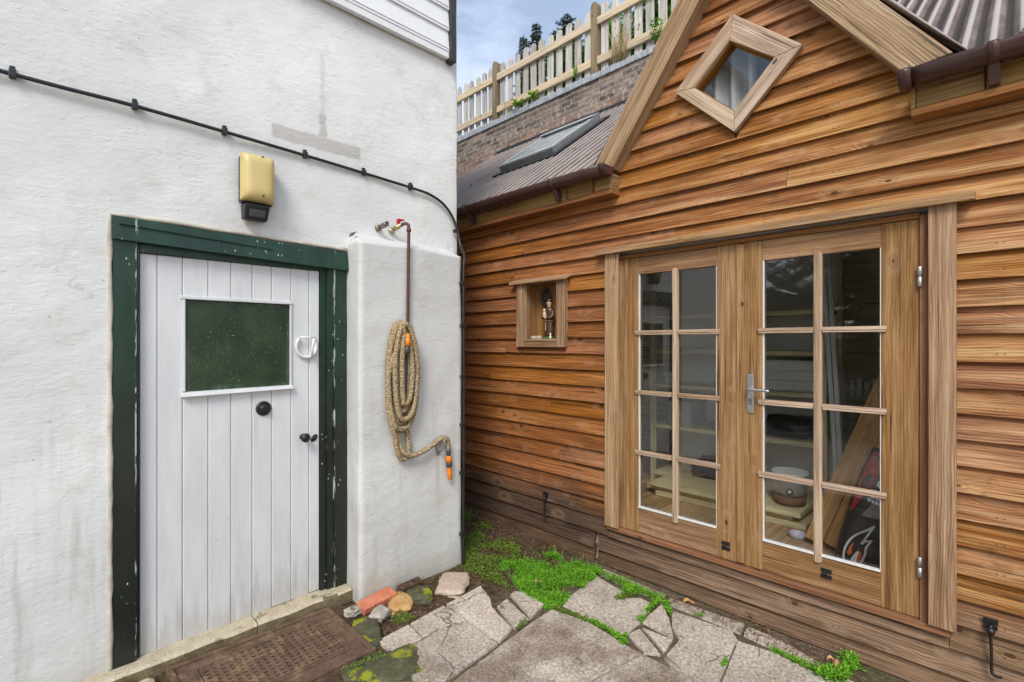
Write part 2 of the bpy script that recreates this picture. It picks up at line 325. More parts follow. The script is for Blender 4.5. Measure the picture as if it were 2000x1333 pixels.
def slabmat():
    s = NT('concrete_paving_slab'); P, p = s.pos(); r = s.rnd()
    n = s.noise(P, 3.2, 5, .6); col = s.mix(s.ss(n, .3, .7), (.43, .365, .295), (.59, .515, .43))
    col = s.hsv(col, .5, .95, s.math('MULTIPLY_ADD', r[0], .35, .82))
    dk = s.math('MULTIPLY', s.ss(s.math('ADD', s.noise(P, 2.3, 5, .7), s.math('MULTIPLY_ADD', r[1], .5, -.22)), .45, .7), .8)
    col = s.mix(dk, col, (.17, .12, .085))
    wv = s.n("ShaderNodeTexNoise"); s.t.links.new(P, wv.inputs['Vector']); wv.inputs['Scale'].default_value = 7; wv.inputs['Detail'].default_value = 4
    wa = s.n("ShaderNodeVectorMath", operation='MULTIPLY_ADD'); s.t.links.new(wv.outputs['Color'], wa.inputs[0]); wa.inputs[1].default_value = (.12,)*3; s.t.links.new(P, wa.inputs[2])
    ce = s.vor(wa.outputs[0], 3.2, 'DISTANCE_TO_EDGE').outputs['Distance']; crk = s.math('MULTIPLY', s.ss(ce, .013, .004), s.ss(s.noise(P, 2.4, 2), .53, .60))
    col = s.mix(s.math('MULTIPLY', crk, .5), col, (.09, .065, .045))
    gn = s.math('MULTIPLY', s.ss(s.noise(P, 4.1, 4, .6), .58, .75), .35); col = s.mix(gn, col, (.14, .12, .05))
    fl = s.noise(P, 62, 5, .78); f2 = s.vor(P, 75).outputs['Distance']
    col = s.hsv(col, .5, 1, s.lin(fl, .3, .7, .35, 1.75))
    col = s.mix(s.math('MULTIPLY', s.ss(f2, .26, .1), .6), col, (.62, .57, .50))
    pit = s.ss(s.vor(s.scale(P, (1, 1, 1), (3, 1, 2)), 62).outputs['Distance'], .16, .07); col = s.mix(s.math('MULTIPLY', pit, .7), col, (.06, .045, .035))
    hg = s.math('ADD', s.math('MULTIPLY', fl, 1.1), s.math('ADD', s.math('MULTIPLY', n, .5), s.math('MULTIPLY_ADD', pit, -.5, s.math('MULTIPLY', crk, -2.5))))
    return s.fin(col, .9, s.bump(hg, .9, .008), spec=.25)
M['slab'] = slabmat()
def soilmat():
    s = NT('dark_garden_soil'); P, p = s.pos()
    n = s.noise(P, 28, 6, .7); col = s.mix(s.ss(n, .3, .7), (.03, .020, .012), (.15, .098, .06))
    gt = s.ss(p[1], 2.45, 2.05); col = s.mix(s.math('MULTIPLY', gt, .7), col, s.mix(s.ss(n, .3, .7), (.10, .075, .05), (.24, .19, .14)))     # gritty sand in the paving joints
    peb = s.ss(s.vor(P, 55).outputs['Distance'], .25, .12); col = s.mix(s.math('MULTIPLY', peb, .25), col, (.26, .21, .17))
    g = s.math('MULTIPLY', s.ss(s.noise(P, 3, 4), .52, .68), .5); col = s.mix(g, col, (.07, .085, .02))
    return s.fin(col, .95, s.bump(s.math('ADD', n, s.math('MULTIPLY', peb, .5)), 1, .02), spec=.2)
M['soil'] = soilmat()
def stonemat(name, a, b, moss=0, mc=(.20, .25, .02), ms=9):
    s = NT(name); P, p = s.pos(); n = s.noise(P, 14, 6, .65)
    col = s.mix(s.ss(n, .3, .7), a, b); col = s.hsv(col, .5, 1, s.lin(s.noise(P, 110, 3), .3, .7, .75, 1.25))
    if moss: col = s.mix(s.math('MULTIPLY', s.ss(s.noise(P, ms, 5, .6), .62-moss*.3, .70-moss*.3), .9), col, mc)
    return s.fin(col, .85, s.bump(n, .8, .012), spec=.3)
M['stepstone'] = stonemat('cream_threshold_stone', (.42, .36, .25), (.54, .47, .35), .05, (.13, .10, .06))
M['stepdirt'] = stonemat('dirty_threshold_face', (.13, .10, .055), (.24, .19, .11), .2, (.10, .10, .04))
M['redbrick'] = stonemat('red_brick_stone', (.50, .16, .085), (.58, .22, .13), .08, (.25, .14, .09))
M['palestone'] = stonemat('pale_rubble', (.34, .31, .26), (.50, .46, .40), .12, (.16, .13, .08))
M['ochre'] = stonemat('ochre_sandstone', (.42, .22, .07), (.52, .34, .15), .3, (.10, .08, .02))
M['pinkslab'] = stonemat('pinkish_flagstone', (.44, .34, .27), (.54, .44, .36), .1)
M['darkstone'] = stonemat('mossy_dark_stone', (.055, .055, .03), (.115, .11, .06), .32, (.27, .30, .015), 8)
M['rubber'] = stonemat('brown_rubber_mat', (.095, .058, .038), (.165, .105, .07), .25, (.21, .14, .08), 12)
def glass(name, tint=(.93, .96, .95), refl=1.0):
    s = NT(name); t = s.t; t.nodes.remove(s.b)
    tr = s.n("ShaderNodeBsdfTransparent"); tr.inputs[0].default_value = (*tint, 1)
    gl = s.n("ShaderNodeBsdfGlossy"); gl.inputs['Roughness'].default_value = .01
    fr = s.n("ShaderNodeFresnel"); ge = s.n("ShaderNodeNewGeometry"); s.put(fr.inputs[0], s.lin(ge.outputs['Backfacing'], 0, 1, 1.52, 1/1.52))
    f = s.math('MULTIPLY', fr.outputs[0], refl, clamp=True)
    mx = s.n("ShaderNodeMixShader"); t.links.new(f, mx.inputs[0]); t.links.new(tr.outputs[0], mx.inputs[1]); t.links.new(gl.outputs[0], mx.inputs[2])
    t.links.new(mx.outputs[0], s.out.inputs[0]); return s.m
M['glass'] = glass('window_glass', tint=(.975, .985, .98), refl=1.25)
def whitenedglass():  # patchy white body colour paints the sky's reflection into the pane
    s = NT('whitened_skylight_glass'); P, p = s.pos(); n = s.noise(P, 6, 5, .6)
    tr = s.n("ShaderNodeBsdfTransparent"); mx = s.n("ShaderNodeMixShader"); s.put(mx.inputs[0], s.ss(n, .4, .6, .65, .85))
    s.fin((.88, .92, .93), .10, None, 0, .8); tl = s.n("ShaderNodeBsdfTranslucent"); tl.inputs[0].default_value = (.9, .93, .93, 1); m2 = s.n("ShaderNodeMixShader"); m2.inputs[0].default_value = .45; s.t.links.new(s.b.outputs[0], m2.inputs[1]); s.t.links.new(tl.outputs[0], m2.inputs[2])
    s.t.links.new(tr.outputs[0], mx.inputs[1]); s.t.links.new(m2.outputs[0], mx.inputs[2]); s.t.links.new(mx.outputs[0], s.out.inputs[0]); return s.m
M['skyglass'] = whitenedglass()
M['bagblack'] = plain('black_plastic_sack', (.018, .015, .015), .32, bump=.9, bscale=22, var=.3, vscale=10)
M['bagred'] = plain('red_sack_print', (.45, .025, .02), .35, var=.15, vscale=12)
M['bagwhite'] = plain('white_sack_print', (.78, .78, .78), .4, var=.03)
M['bagorange'] = plain('orange_flame_print', (.75, .13, .03), .4, var=.35, vscale=25)
M['whiteplastic'] = plain('white_plastic', (.62, .62, .63), .4, var=.04)
M['cardboard'] = plain('brown_cardboard_band', (.20, .10, .055), .7, var=.15)
M['paper'] = plain('paper', (.55, .55, .54), .7, var=.12, vscale=30)
M['greybox'] = plain('grey_box', (.42, .43, .43), .6, var=.08)
M['darkbag'] = plain('dark_bag', (.02, .02, .022), .4, bump=.8, bscale=15)
M['drawer'] = plain('pale_grey_drawer', (.70, .71, .66), .5, var=.05)
M['lilac'] = plain('lilac_plastic', (.55, .53, .66), .4, var=.04)
M['robe'] = plain('brown_robe_glaze', (.075, .036, .018), .35, var=.3, vscale=40)
M['skin'] = plain('painted_skin', (.50, .33, .22), .4, var=.1, vscale=60)
M['cream'] = plain('cream_glaze', (.50, .38, .24), .4, var=.1, vscale=60)
M['hair'] = plain('painted_dark_hair', (.02, .012, .008), .5)
M['grassbase'] = plain('green_glazed_base', (.04, .12, .02), .5, var=.3, vscale=60)
M['plaque'] = plain('dark_carved_plaque', (.05, .04, .03), .55, bump=1, bscale=90, var=.6, vscale=70)
M['houserender'] = plain('grey_render', (.42, .41, .39), .8, var=.1)
M['slate'] = plain('slate_roof', (.09, .095, .10), .6, var=.3, vscale=9, bump=.5, bscale=12)
M['turf'] = plain('rough_turf', (.06, .09, .025), .95, bump=.9, bscale=30, var=.4, vscale=4)
M['farpatio'] = plain('grey_patio', (.33, .29, .25), .9, bump=.5, bscale=50, var=.25, vscale=3)

# ------------------------------------------------------------------ mesh helpers
ORG = {}
class MB:
    def __init__(s): s.v = []; s.f = []; s.uv = []; s.c = []; s.mi = []; s.m = 0; s.sm = []
    def add(s, vs, fs, uvs=None, c=None, smooth=False, cl=None):
        o = len(s.v); s.v += [tuple(p) for p in vs]
        c = c or (random.random(), random.random(), random.random())
        for k, f in enumerate(fs):
            s.f.append([i+o for i in f]); s.c.append(cl[k] if cl else [c]*len(f)); s.mi.append(s.m); s.sm.append(smooth)
            s.uv.append(uvs[k] if uvs else [(vs[i][0]+vs[i][1], vs[i][2]) for i in f])
    def hexa(s, p, c=None, along=None):
        """eight corners, bottom 0-3 and top 4-7 (x-,y-),(x+,y-),(x+,y+),(x-,y+); uv runs along the longest edge"""
        p = [V(q) for q in p]
        e = [p[1]-p[0], p[3]-p[0], p[4]-p[0]]
        L = along if along is not None else max(range(3), key=lambda i: e[i].length)
        ax = [q.normalized() if q.length > 1e-9 else V((0, 0, 1)) for q in e]
        for i in range(3):
            if i != L: ax[i] = (ax[i]-ax[L]*ax[i].dot(ax[L])).normalized()
        fs = [(0, 3, 2, 1), (4, 5, 6, 7), (0, 1, 5, 4), (2, 3, 7, 6), (1, 2, 6, 5), (3, 0, 4, 7)]
        nrm = [2, 2, 1, 1, 0, 0]
        ou, ov = random.uniform(0, 50), random.uniform(0, 50); uvs = []
        for f, n in zip(fs, nrm):
            if n == L: a, b = [i for i in range(3) if i != n]
            else: a = L; b = [i for i in range(3) if i not in (n, L)][0]
            uvs.append([(((p[i]-p[0]).dot(ax[a]))*(.12 if n == L else 1)+ou, (p[i]-p[0]).dot(ax[b])+ov+n*.37) for i in f])
        s.add(p, fs, uvs, c)
    def box(s, x0, x1, y0, y1, z0, z1, c=None, rot=None, along=None):
        p = [(x0, y0, z0), (x1, y0, z0), (x1, y1, z0), (x0, y1, z0), (x0, y0, z1), (x1, y0, z1), (x1, y1, z1), (x0, y1, z1)]
        if rot: m, q = rot; p = [m @ (V(a)-V(q)) + V(q) for a in p]
        s.hexa(p, c, along); return s
    def bar(s, a, b, w, t, up=(0, 0, 1), c=None):
        """a bar from a to b, w wide (across) and t thick (along up)"""
        a, b = V(a), V(b); d = (b-a).normalized(); u = V(up); u = (u-d*u.dot(d)).normalized(); r = d.cross(u)
        p = []
        for k in (-t/2, t/2):
            for (q, sgn) in ((a, -1), (b, -1), (b, 1), (a, 1)): p.append(q+r*(w/2*sgn)+u*k)
        s.hexa(p, c); return s
    def prism(s, poly, ext, c=None, smooth=False):
        """polygon (3D points) extruded by the vector ext"""
        n = len(poly); e = V(ext); P = [V(q) for q in poly]; vs = P+[q+e for q in P]
        nm = V((0, 0, 0))
        for i in range(n): nm += P[i].cross(P[(i+1) % n])
        if nm.dot(e) > 0: fs = [list(range(n))[::-1], list(range(n, 2*n))] + [(i, (i+1) % n, n+(i+1) % n, n+i) for i in range(n)]
        else: fs = [list(range(n)), list(range(n, 2*n))[::-1]] + [((i+1) % n, i, n+i, n+(i+1) % n) for i in range(n)]
        ou = random.uniform(0, 50)
        u0 = (P[1]-P[0]).normalized(); nn = nm.normalized(); v0 = nn.cross(u0)
        uvs = [[(vs[i].dot(u0)+ou, vs[i].dot(v0)+ou) for i in f] for f in fs]
        s.add(vs, fs, uvs, c, smooth); return s
    def tube(s, path, r, n=8, closed=False, c=None, cap=True, rad=None):
        P = [V(q) for q in path]; m = len(P); vs = []; ts = []
        for i in range(m):
            a = P[(i-1) % m] if (closed or i > 0) else P[i]; b = P[(i+1) % m] if (closed or i < m-1) else P[i]
            ts.append((b-a).normalized())
        u = V((0, 0, 1)) if abs(ts[0].z) < .9 else V((1, 0, 0)); u = (u-ts[0]*u.dot(ts[0])).normalized(); L = 0; Ls = []
        for i in range(m):
            if i: L += (P[i]-P[i-1]).length
            Ls.append(L); u = (u-ts[i]*u.dot(ts[i])).normalized(); w_ = ts[i].cross(u); rr = rad[i] if rad else r
            for k in range(n):
                a = 2*math.pi*k/n; vs.append(P[i]+(u*math.cos(a)+w_*math.sin(a))*rr)
        fs = []; uvs = []; ou = random.uniform(0, 9)
        for i in range(m if closed else m-1):
            j = (i+1) % m
            for k in range(n):
                l = (k+1) % n; fs.append((i*n+k, i*n+l, j*n+l, j*n+k))
                uvs.append([(Ls[i]+ou, k/n), (Ls[i]+ou, (k+1)/n), ((Ls[j] if j else L)+ou, (k+1)/n), ((Ls[j] if j else L)+ou, k/n)])
        if cap and not closed:
            fs += [tuple(range(n))[::-1], tuple(range((m-1)*n, m*n))]; uvs += [[(ou, k/n) for k in range(n)]]*2
        s.add(vs, fs, uvs, c, True); return s
    def lathe(s, prof, o, axis=(0, 0, 1), n=20, c=None, squash=(1, 1)):
        """profile of (radius, height) turned about the axis"""
        ax = V(axis).normalized(); u = ax.orthogonal().normalized(); w_ = ax.cross(u); o = V(o); vs = []
        for (r, h) in prof:
            for k in range(n):
                a = 2*math.pi*k/n; vs.append(o+ax*h+(u*math.cos(a)*squash[0]+w_*math.sin(a)*squash[1])*max(r, 1e-4))
        fs = []; m = len(prof)
        for i in range(m-1):
            for k in range(n): l = (k+1) % n; fs.append((i*n+k, i*n+l, (i+1)*n+l, (i+1)*n+k))
        fs += [tuple(range(n))[::-1], tuple(range((m-1)*n, m*n))]
        s.add(vs, fs, None, c, True); return s
    def grid(s, f, us, vs_, c=None, smooth=True, skip=None):
        nu, nv = len(us), len(vs_); vs = [V(f(a, b)) for b in vs_ for a in us]; fs = []; uvs = []
        for j in range(nv-1):
            for i in range(nu-1):
                if skip and skip((us[i]+us[i+1])/2, (vs_[j]+vs_[j+1])/2): continue
                fs.append((j*nu+i, j*nu+i+1, (j+1)*nu+i+1, (j+1)*nu+i))
                uvs.append([(us[i], vs_[j]), (us[i+1], vs_[j]), (us[i+1], vs_[j+1]), (us[i], vs_[j+1])])
        s.add(vs, fs, uvs, c, smooth); return s
    def build(s, name, mat, parent=None, org=None, bevel=0, seg=2, solid=0, subd=0, fix=True):
        me = bpy.data.meshes.new(name)
        if org is None:
            xs, ys, zs = zip(*s.v); org = ((min(xs)+max(xs))/2, (min(ys)+max(ys))/2, min(zs))
        o_ = V(org); me.from_pydata([V(p)-o_ for p in s.v], [], s.f)
        for m in (mat if isinstance(mat, (list, tuple)) else [mat]): me.materials.append(M[m] if isinstance(m, str) else m)
        u = me.uv_layers.new(name="UVMap"); u.data.foreach_set("uv", [x for f in s.uv for q in f for x in q])
        ca = me.color_attributes.new("rnd", 'FLOAT_COLOR', 'CORNER')
        ca.data.foreach_set("color", [x for cs in s.c for c in cs for x in (c[0], c[1], c[2], 1)])
        me.polygons.foreach_set("use_smooth", s.sm); me.polygons.foreach_set("material_index", s.mi); me.update()
        ob = bpy.data.objects.new(name, me); COL.objects.link(ob); ORG[ob.name] = o_
        if parent is not None: ob.parent = parent; ob.location = o_-ORG[parent.name]
        else: ob.location = o_
        if solid: md = ob.modifiers.new("solid", 'SOLIDIFY'); md.thickness = abs(solid); md.offset = -1 if solid > 0 else 1
        if bevel: md = ob.modifiers.new("bevel", 'BEVEL'); md.width = bevel; md.segments = seg; md.limit_method = 'ANGLE'; md.angle_limit = R(40)
        if subd: md = ob.modifiers.new("sub", 'SUBSURF'); md.levels = subd; md.render_levels = subd
        return ob
def tag(o, label, cat, group=None, kind=None):
    if label: o["label"] = label
    if cat: o["category"] = cat
    if group: o["group"] = group
    if kind: o["kind"] = kind
    return o
def thing(name, loc, label, cat, group=None):
    o = bpy.data.objects.new(name, None); COL.objects.link(o); o.empty_display_size = .1
    o.location = loc; ORG[o.name] = V(loc); return tag(o, label, cat, group)
def struct(o, kind='structure'): o["kind"] = kind; return o
def fr(a, b, st):
    n = max(1, round((b-a)/st)); return [a+(b-a)*i/n for i in range(n+1)]
def nz(p, s=1): return mnoise.noise(V(p)*s)
def rock(name, mat, c, size, rz, label, cat, group=None, seed=0, flat=.8):
    bm = bmesh.new(); bmesh.ops.create_icosphere(bm, subdivisions=4, radius=1)
    for v in bm.verts:
        d = v.co.normalized(); k = max(abs(d.x), abs(d.y), abs(d.z)); q = d/(k**flat)
        q *= 1+.20*mnoise.noise(d*1.6+V((seed*7.1, 3, 1)))+.09*mnoise.noise(d*4.2+V((seed, 9, 2)))+.035*mnoise.noise(d*11)
        q = V((q.x*size[0], q.y*size[1], q.z*size[2])); v.co = Matrix.Rotation(rz, 3, 'Z') @ q
    me = bpy.data.meshes.new(name); bm.to_mesh(me); bm.free(); me.materials.append(M[mat])
    for p in me.polygons: p.use_smooth = True
    o = bpy.data.objects.new(name, me); COL.objects.link(o); o.location = c; ORG[o.name] = V(c)
    return tag(o, label, cat, group)
def inside(x, y, poly):
    r = False; n = len(poly)
    for i in range(n):
        x1, y1 = poly[i]; x2, y2 = poly[(i+1) % n]
        if (y1 > y) != (y2 > y) and x < (x2-x1)*(y-y1)/(y2-y1)+x1: r = not r
    return r
def G(px, py, z=.03):                      # a point of the photograph taken onto the ground plane
    r = (px-1000)/978; u = (670-py)/978; a = (.715*r+.699, -.699*r+.715, u); t = (z-H)/a[2]
    return (a[0]*t, a[1]*t)
def GP(l, z=.03): return [G(a, b, z) for a, b in l]
def leaf(mb, p, L, wd, yaw, pitch, c=None, fold=.25):
    d = V((math.cos(yaw)*math.cos(pitch), math.sin(yaw)*math.cos(pitch), math.sin(pitch))); sd_ = V((-math.sin(yaw), math.cos(yaw), 0)); up = d.cross(sd_)*-1
    p = V(p); m_ = p+d*(L*.5); k = up*(wd*fold)
    mb.add([p, m_+sd_*(wd/2)+k, p+d*L, m_-sd_*(wd/2)+k], [(0, 1, 2), (0, 2, 3)], [[(0, 0)]*3]*2, c or (random.random(), random.random(), 0))
#@@SETTING
# ------------------------------------------------------------------ ground and paving
g = MB(); g.box(-40, 5.3, -40, 40, -.3, -.06); struct(g.build('ground', 'farpatio'))
g = MB(); g.box(5.42, 60, -50, 50, 4.2, 4.93); struct(g.build('upper_ground', 'turf'))
def soilz(x, y):
    t = max(0, min(1, (y-2.36)/.25))
    return .014*(1-t)+t*.006+.05*max(0, min(1, (y-2.45)/1.1))+(.004+.014*t)*nz((x, y, 1), 3)+(.002+.008*t)*nz((x, y, 4), 9)+(.0015+.0035*t)*nz((x, y, 7), 27)
g = MB(); g.grid(lambda x, y: (x, y, soilz(x, y)), fr(.2, 3.05, .022), fr(-.1, 5.2, .022)); struct(g.build('soil', 'soil'))
SL = [
 [(737,1252),(798,1220),(825,1248),(772,1281)],
 [(800,1219),(866,1184),(912,1213),(856,1228),(828,1247)],
 [(774,1284),(829,1249),(857,1230),(914,1215),(974,1256),(872,1331),(806,1329)],
 [(870,1181),(938,1145),(957,1168),(961,1187),(1001,1228),(977,1254),(916,1213)],
 [(970,1183),(989,1168),(1034,1210),(1004,1227)],
 [(996,1162),(1004,1155),(1025,1157),(1063,1182),(1037,1208)],
 [(1079,1190),(1147,1212),(1228,1262),(1250,1275),(1120,1345),(1010,1400),(900,1400),(870,1342),(980,1259),(1040,1214)],
 [(1231,1264),(1300,1298),(1362,1332),(1440,1400),(1300,1500),(1020,1420),(1010,1406),(1122,1348),(1252,1277)],
 [(1094,1177),(1165,1124),(1223,1158),(1217,1166),(1252,1168),(1270,1176),(1268,1192),(1249,1215),(1224,1238),(1152,1209)],
 [(1293,1181),(1257,1214),(1314,1242),(1305,1207)],
 [(1316,1195),(1427,1233),(1438,1250),(1431,1258),(1329,1247),(1315,1226)],
 [(1256,1226),(1312,1248),(1297,1272),(1281,1254)],
 [(1228,1240),(1250,1228),(1288,1276),(1258,1272)],
 [(1328,1252),(1431,1263),(1403,1328),(1366,1330),(1333,1307),(1304,1279)],
 [(1299,1286),(1330,1309),(1362,1330),(1310,1300)],
 [(1441,1252),(1521,1278),(1632,1333),(1720,1400),(1600,1480),(1440,1395),(1408,1334)],
 [(1179,1111),(1300,1160),(1292,1171),(1242,1153),(1170,1118)],
 [(1307,1166),(1455,1219),(1449,1235),(1339,1192),(1303,1177)],
 [(1460,1225),(1523,1252),(1612,1302),(1690,1345),(1660,1348),(1530,1272),(1453,1238)],
 [(1692,1350),(1780,1400),(1760,1440),(1725,1400),(1645,1336)],
 [(775,1331),(800,1331),(868,1340),(900,1404),(760,1420),(740,1345)],
]
pv = MB()
def slab(mb, poly, top, c):
    n = len(poly); cx = sum(p[0] for p in poly)/n; cy = sum(p[1] for p in poly)/n
    ar = sum(poly[i][0]*poly[(i+1) % n][1]-poly[(i+1) % n][0]*poly[i][1] for i in range(n))
    if ar < 0: poly = poly[::-1]
    P = []
    for i in range(n):                      # broken edges: subdivide and jitter
        a, b = V(poly[i]), V(poly[(i+1) % n]); L = (b-a).length; m = max(1, int(L/.035)); nn = V((-(b-a).y, (b-a).x))/max(L, 1e-6)
        for k in range(m): q = a+(b-a)*(k/m)+nn*(.0035*nz((a.x*9+k, a.y*9, 3), 1.7)+.0008*random.uniform(-1, 1)); P.append((q.x, q.y))
    ins = [(p[0]+(cx-p[0])*.012, p[1]+(cy-p[1])*.012) for p in P]; m = len(P)
    tx, ty = random.uniform(-.012, .012), random.uniform(-.012, .012)
    zt = lambda p: top+(p[0]-cx)*tx+(p[1]-cy)*ty
    vs = [(p[0], p[1], -.04) for p in P]+[(p[0], p[1], zt(p)-.006-.003*random.random()) for p in P]+[(p[0], p[1], zt(p)) for p in ins]
    fs = [(i, (i+1) % m, m+(i+1) % m, m+i) for i in range(m)]+[(m+i, m+(i+1) % m, 2*m+(i+1) % m, 2*m+i) for i in range(m)]+[tuple(range(2*m, 3*m))]
    mb.add(vs, fs, None, c)
DK = {6: .64, 7: .55, 2: .35, 8: .3}
for i, s_ in enumerate(SL):
    gp = GP(s_, .03)
    if i < 6: mx_ = sum(p[0] for p in gp)/len(gp); my_ = sum(p[1] for p in gp)/len(gp); gp = [(p[0]-(p[0]-mx_)*.022, p[1]-(p[1]-my_)*.022) for p in gp]
    if 9 <= i <= 14: mx_ = sum(p[0] for p in gp)/len(gp); my_ = sum(p[1] for p in gp)/len(gp); gp = [(p[0]+(p[0]-mx_)*.055, p[1]+(p[1]-my_)*.055) for p in gp]
    slab(pv, gp, .03+random.uniform(-.004, .004), (random.random(), DK.get(i, random.uniform(0, .35)), 0))
for ix in range(-4, 5):                     # the patio goes on beside and behind the camera
    for iy in range(-6, 4):
        x0, y0 = ix*.6-.05, iy*.6-.75
        if y0+.6 > 2.0-max(0, x0)*1.0 and x0 > .0: continue
        q = [(x0+.008, y0+.008), (x0+.592, y0+.008), (x0+.592, y0+.592), (x0+.008, y0+.592)]
        if any(.70*p[0]+.715*p[1] > 1.45 for p in q) or (y0 > 1.9): continue
        slab(pv, q, .03, (random.random(), random.uniform(0, .5), 0))
struct(pv.build('paving', 'slab'))

# ------------------------------------------------------------------ cottage
house = thing('cottage', (1.0, 2.95, 0), 'white rendered cottage with a plank door, a wall buttress and white boarding above', 'cottage')
RC = .018
def hpath(u):
    """the outline of the cottage in plan: front wall, rounded corner, side wall"""
    x1 = 2.32
    if u <= x1-RC: return V((u, 2.95, 0)), V((0, -1, 0))
    a = (u-(x1-RC))/RC
    if a < math.pi/2: return V((x1-RC+RC*math.sin(a), 2.95+RC-RC*math.cos(a), 0)), V((math.sin(a), -math.cos(a), 0))
    return V((x1, 2.95+RC+(a-math.pi/2)*RC, 0)), V((1, 0, 0))
def hf(u, z):
    p, n = hpath(u); d = .012*nz((p.x, p.y*1.0, z), 1.1)+.005*nz((p.x, p.y, z), 4.5)
    return p+n*d+V((0, 0, z))
ue = 2.32-RC; us = fr(-2.5, .285, .06)+fr(.285, 1.452, .04)[1:]+fr(1.452, ue, .04)[1:]+[ue+RC*math.pi/2*k/4 for k in (1, 2, 3, 4)]
us += [us[-1]+d for d in (.05, .12, .2, .4, .8, 1.6, 3, 5)]
vs = fr(-.1, .06, .08)+fr(.06, 2.19, .05)[1:]+fr(2.19, 5.3, .06)[1:]
wl = MB(); wl.grid(hf, us, vs, skip=lambda u, z: .285 < u < 1.452 and .06 < z < 2.19)
wl.box(-2.5, -2.44, 3.0, 8.0, -.1, 5.3); wl.box(-2.44, 2.3, 7.9, 8.0, -.1, 5.3)
for (a, b, c_, d) in ((.285, .285, .06, 2.19), (1.452, 1.452, .06, 2.19)): wl.box(a-.0, a+.004, 2.955, 3.15, c_, d)
wl.build('wall', 'render', house)
rf = MB(); rf.prism([(-2.7, 2.75, 5.25), (-2.7, 5.45, 7.3), (-2.7, 8.2, 5.25), (-2.7, 8.2, 5.35), (-2.7, 5.45, 7.42), (-2.7, 2.75, 5.35)], (5.3, 0, 0)); rf.build('roof', 'slate', house)
# buttress with a weathered sloping top
BX0, BX1, BY = 1.447, 2.235, 2.79; rb = .015
def bpath(u):
    Ls = 3.0-BY-rb; q = rb*math.pi/2
    if u < Ls: return V((BX0, 3.0-u, 0)), V((-1, 0, 0))
    u -= Ls
    if u < q: a = u/rb; return V((BX0+rb-rb*math.cos(a), BY+rb-rb*math.sin(a), 0)), V((-math.cos(a), -math.sin(a), 0))
    u -= q; Lf = BX1-BX0-2*rb
    if u < Lf: return V((BX0+rb+u, BY, 0)), V((0, -1, 0))
    u -= Lf
    if u < q: a = u/rb; return V((BX1-rb+rb*math.sin(a), BY+rb-rb*math.cos(a), 0)), V((math.sin(a), -math.cos(a), 0))
    return V((BX1, BY+rb+(u-q), 0)), V((1, 0, 0))
BT = 3.0-BY-rb+rb*math.pi+(BX1-BX0-2*rb)+(3.0-BY-rb)
def bf(u, t):
    p, n = bpath(u); ztop = 2.215+.012*nz((p.x, 0, 5), 3)
    if t <= 1: z = -.05+t*(ztop+.05); k = 0
    else: k = t-1; z = ztop+.075*k
    d = .012*nz((p.x, p.y, z), 1.7)+.004*nz((p.x+4, p.y, z), 6)+.012*max(0, (.35-z))*(1+nz((p.x, p.y, z), 5)); q = p+n*d
    if k: q = V((q.x+( .02*k if q.x < BX0+.05 else (-.02*k if q.x > BX1-.05 else 0)), min(3.0, q.y+(.16*k if q.y < 2.86 else 0)), 0))
    return (q.x, q.y, z)
bt = MB(); bt.grid(bf, fr(0, BT, .022), fr(0, 1, .022)[:-1]+[.994, 1.0, 1.012, 1.08, 1.2, 1.4, 1.7, 2.0]); bt.build('buttress', 'render2', house)
fl = MB()                                     # crumbly mortar between wall and frame
pts = [(.290, z) for z in fr(.06, 2.195, .06)]+[(x, 2.199-.022*(x-.29)/1.16) for x in fr(.29, 1.45, .06)[1:]]
fl.tube([(x+.004*nz((x, z, 2), 9), 2.952, z+.004*nz((x, z, 8), 9)) for x, z in pts], .016, 7, rad=[.010+.006*nz((x, z, 0), 11) for x, z in pts]); fl.build('mortar_fillet', 'fillet', house)
df = MB()                                     # the green frame: warped lintel, two rebated posts
df.hexa([(.297, 2.925, 2.080), (1.446, 2.925, 2.046), (1.446, 3.1, 2.046), (.297, 3.1, 2.080), (.297, 2.94, 2.190), (1.446, 2.94, 2.160), (1.446, 3.1, 2.160), (.297, 3.1, 2.190)], along=0)
df.hexa([(.32, 2.9235, 2.150), (1.0, 2.9255, 2.118), (1.0, 2.93, 2.118), (.32, 2.93, 2.150), (.32, 2.9225, 2.156), (1.0, 2.9245, 2.121), (1.0, 2.93, 2.121), (.32, 2.93, 2.156)], along=0)
df.box(.30, .388, 2.948, 3.1, .05, 2.085); df.box(.388, .402, 2.972, 3.1, .07, 2.085)
df.box(1.365, 1.446, 2.952, 3.1, .05, 2.06); df.box(1.325, 1.365, 2.962, 3.1, .06, 2.06); df.box(1.288, 1.325, 2.976, 3.1, .08, 2.06); df.box(.402, 1.288, 2.968, 3.1, 2.035, 2.075)
df.build('door_frame', 'green', house, bevel=.006)
# plank door
dm = MB(); px_ = [.404, .475, .581, .695, .803, .909, 1.011, 1.119, 1.223, 1.286]
def zb(x): return .075+.03*(x-.404)/.88+.004*nz((x, 0, 0), 9)
for a, b in zip(px_[:-1], px_[1:]):
    segs = [(zb((a+b)/2), 2.034)]
    if a > .57 and b < 1.12: segs = [(zb((a+b)/2), 1.345), (1.825, 2.034)]
    for z0, z1 in segs: dm.box(a+.0008, b-.0008, 2.985, 3.02, z0, z1)
dm.box(.58, 1.12, 3.0, 3.03, 1.33, 1.84)
door = dm.build('door', 'whitedoor', house, bevel=.0045, seg=2)
pn = MB(); pn.box(.592, 1.110, 2.990, 3.0, 1.352, 1.822); pn.build('green_panel', 'panel', door)
ml = MB(); ml.box(.570, 1.122, 2.972, 2.986, 1.822, 1.840); ml.box(.578, .592, 2.975, 2.99, 1.352, 1.822); ml.box(1.110, 1.120, 2.975, 2.99, 1.352, 1.822)
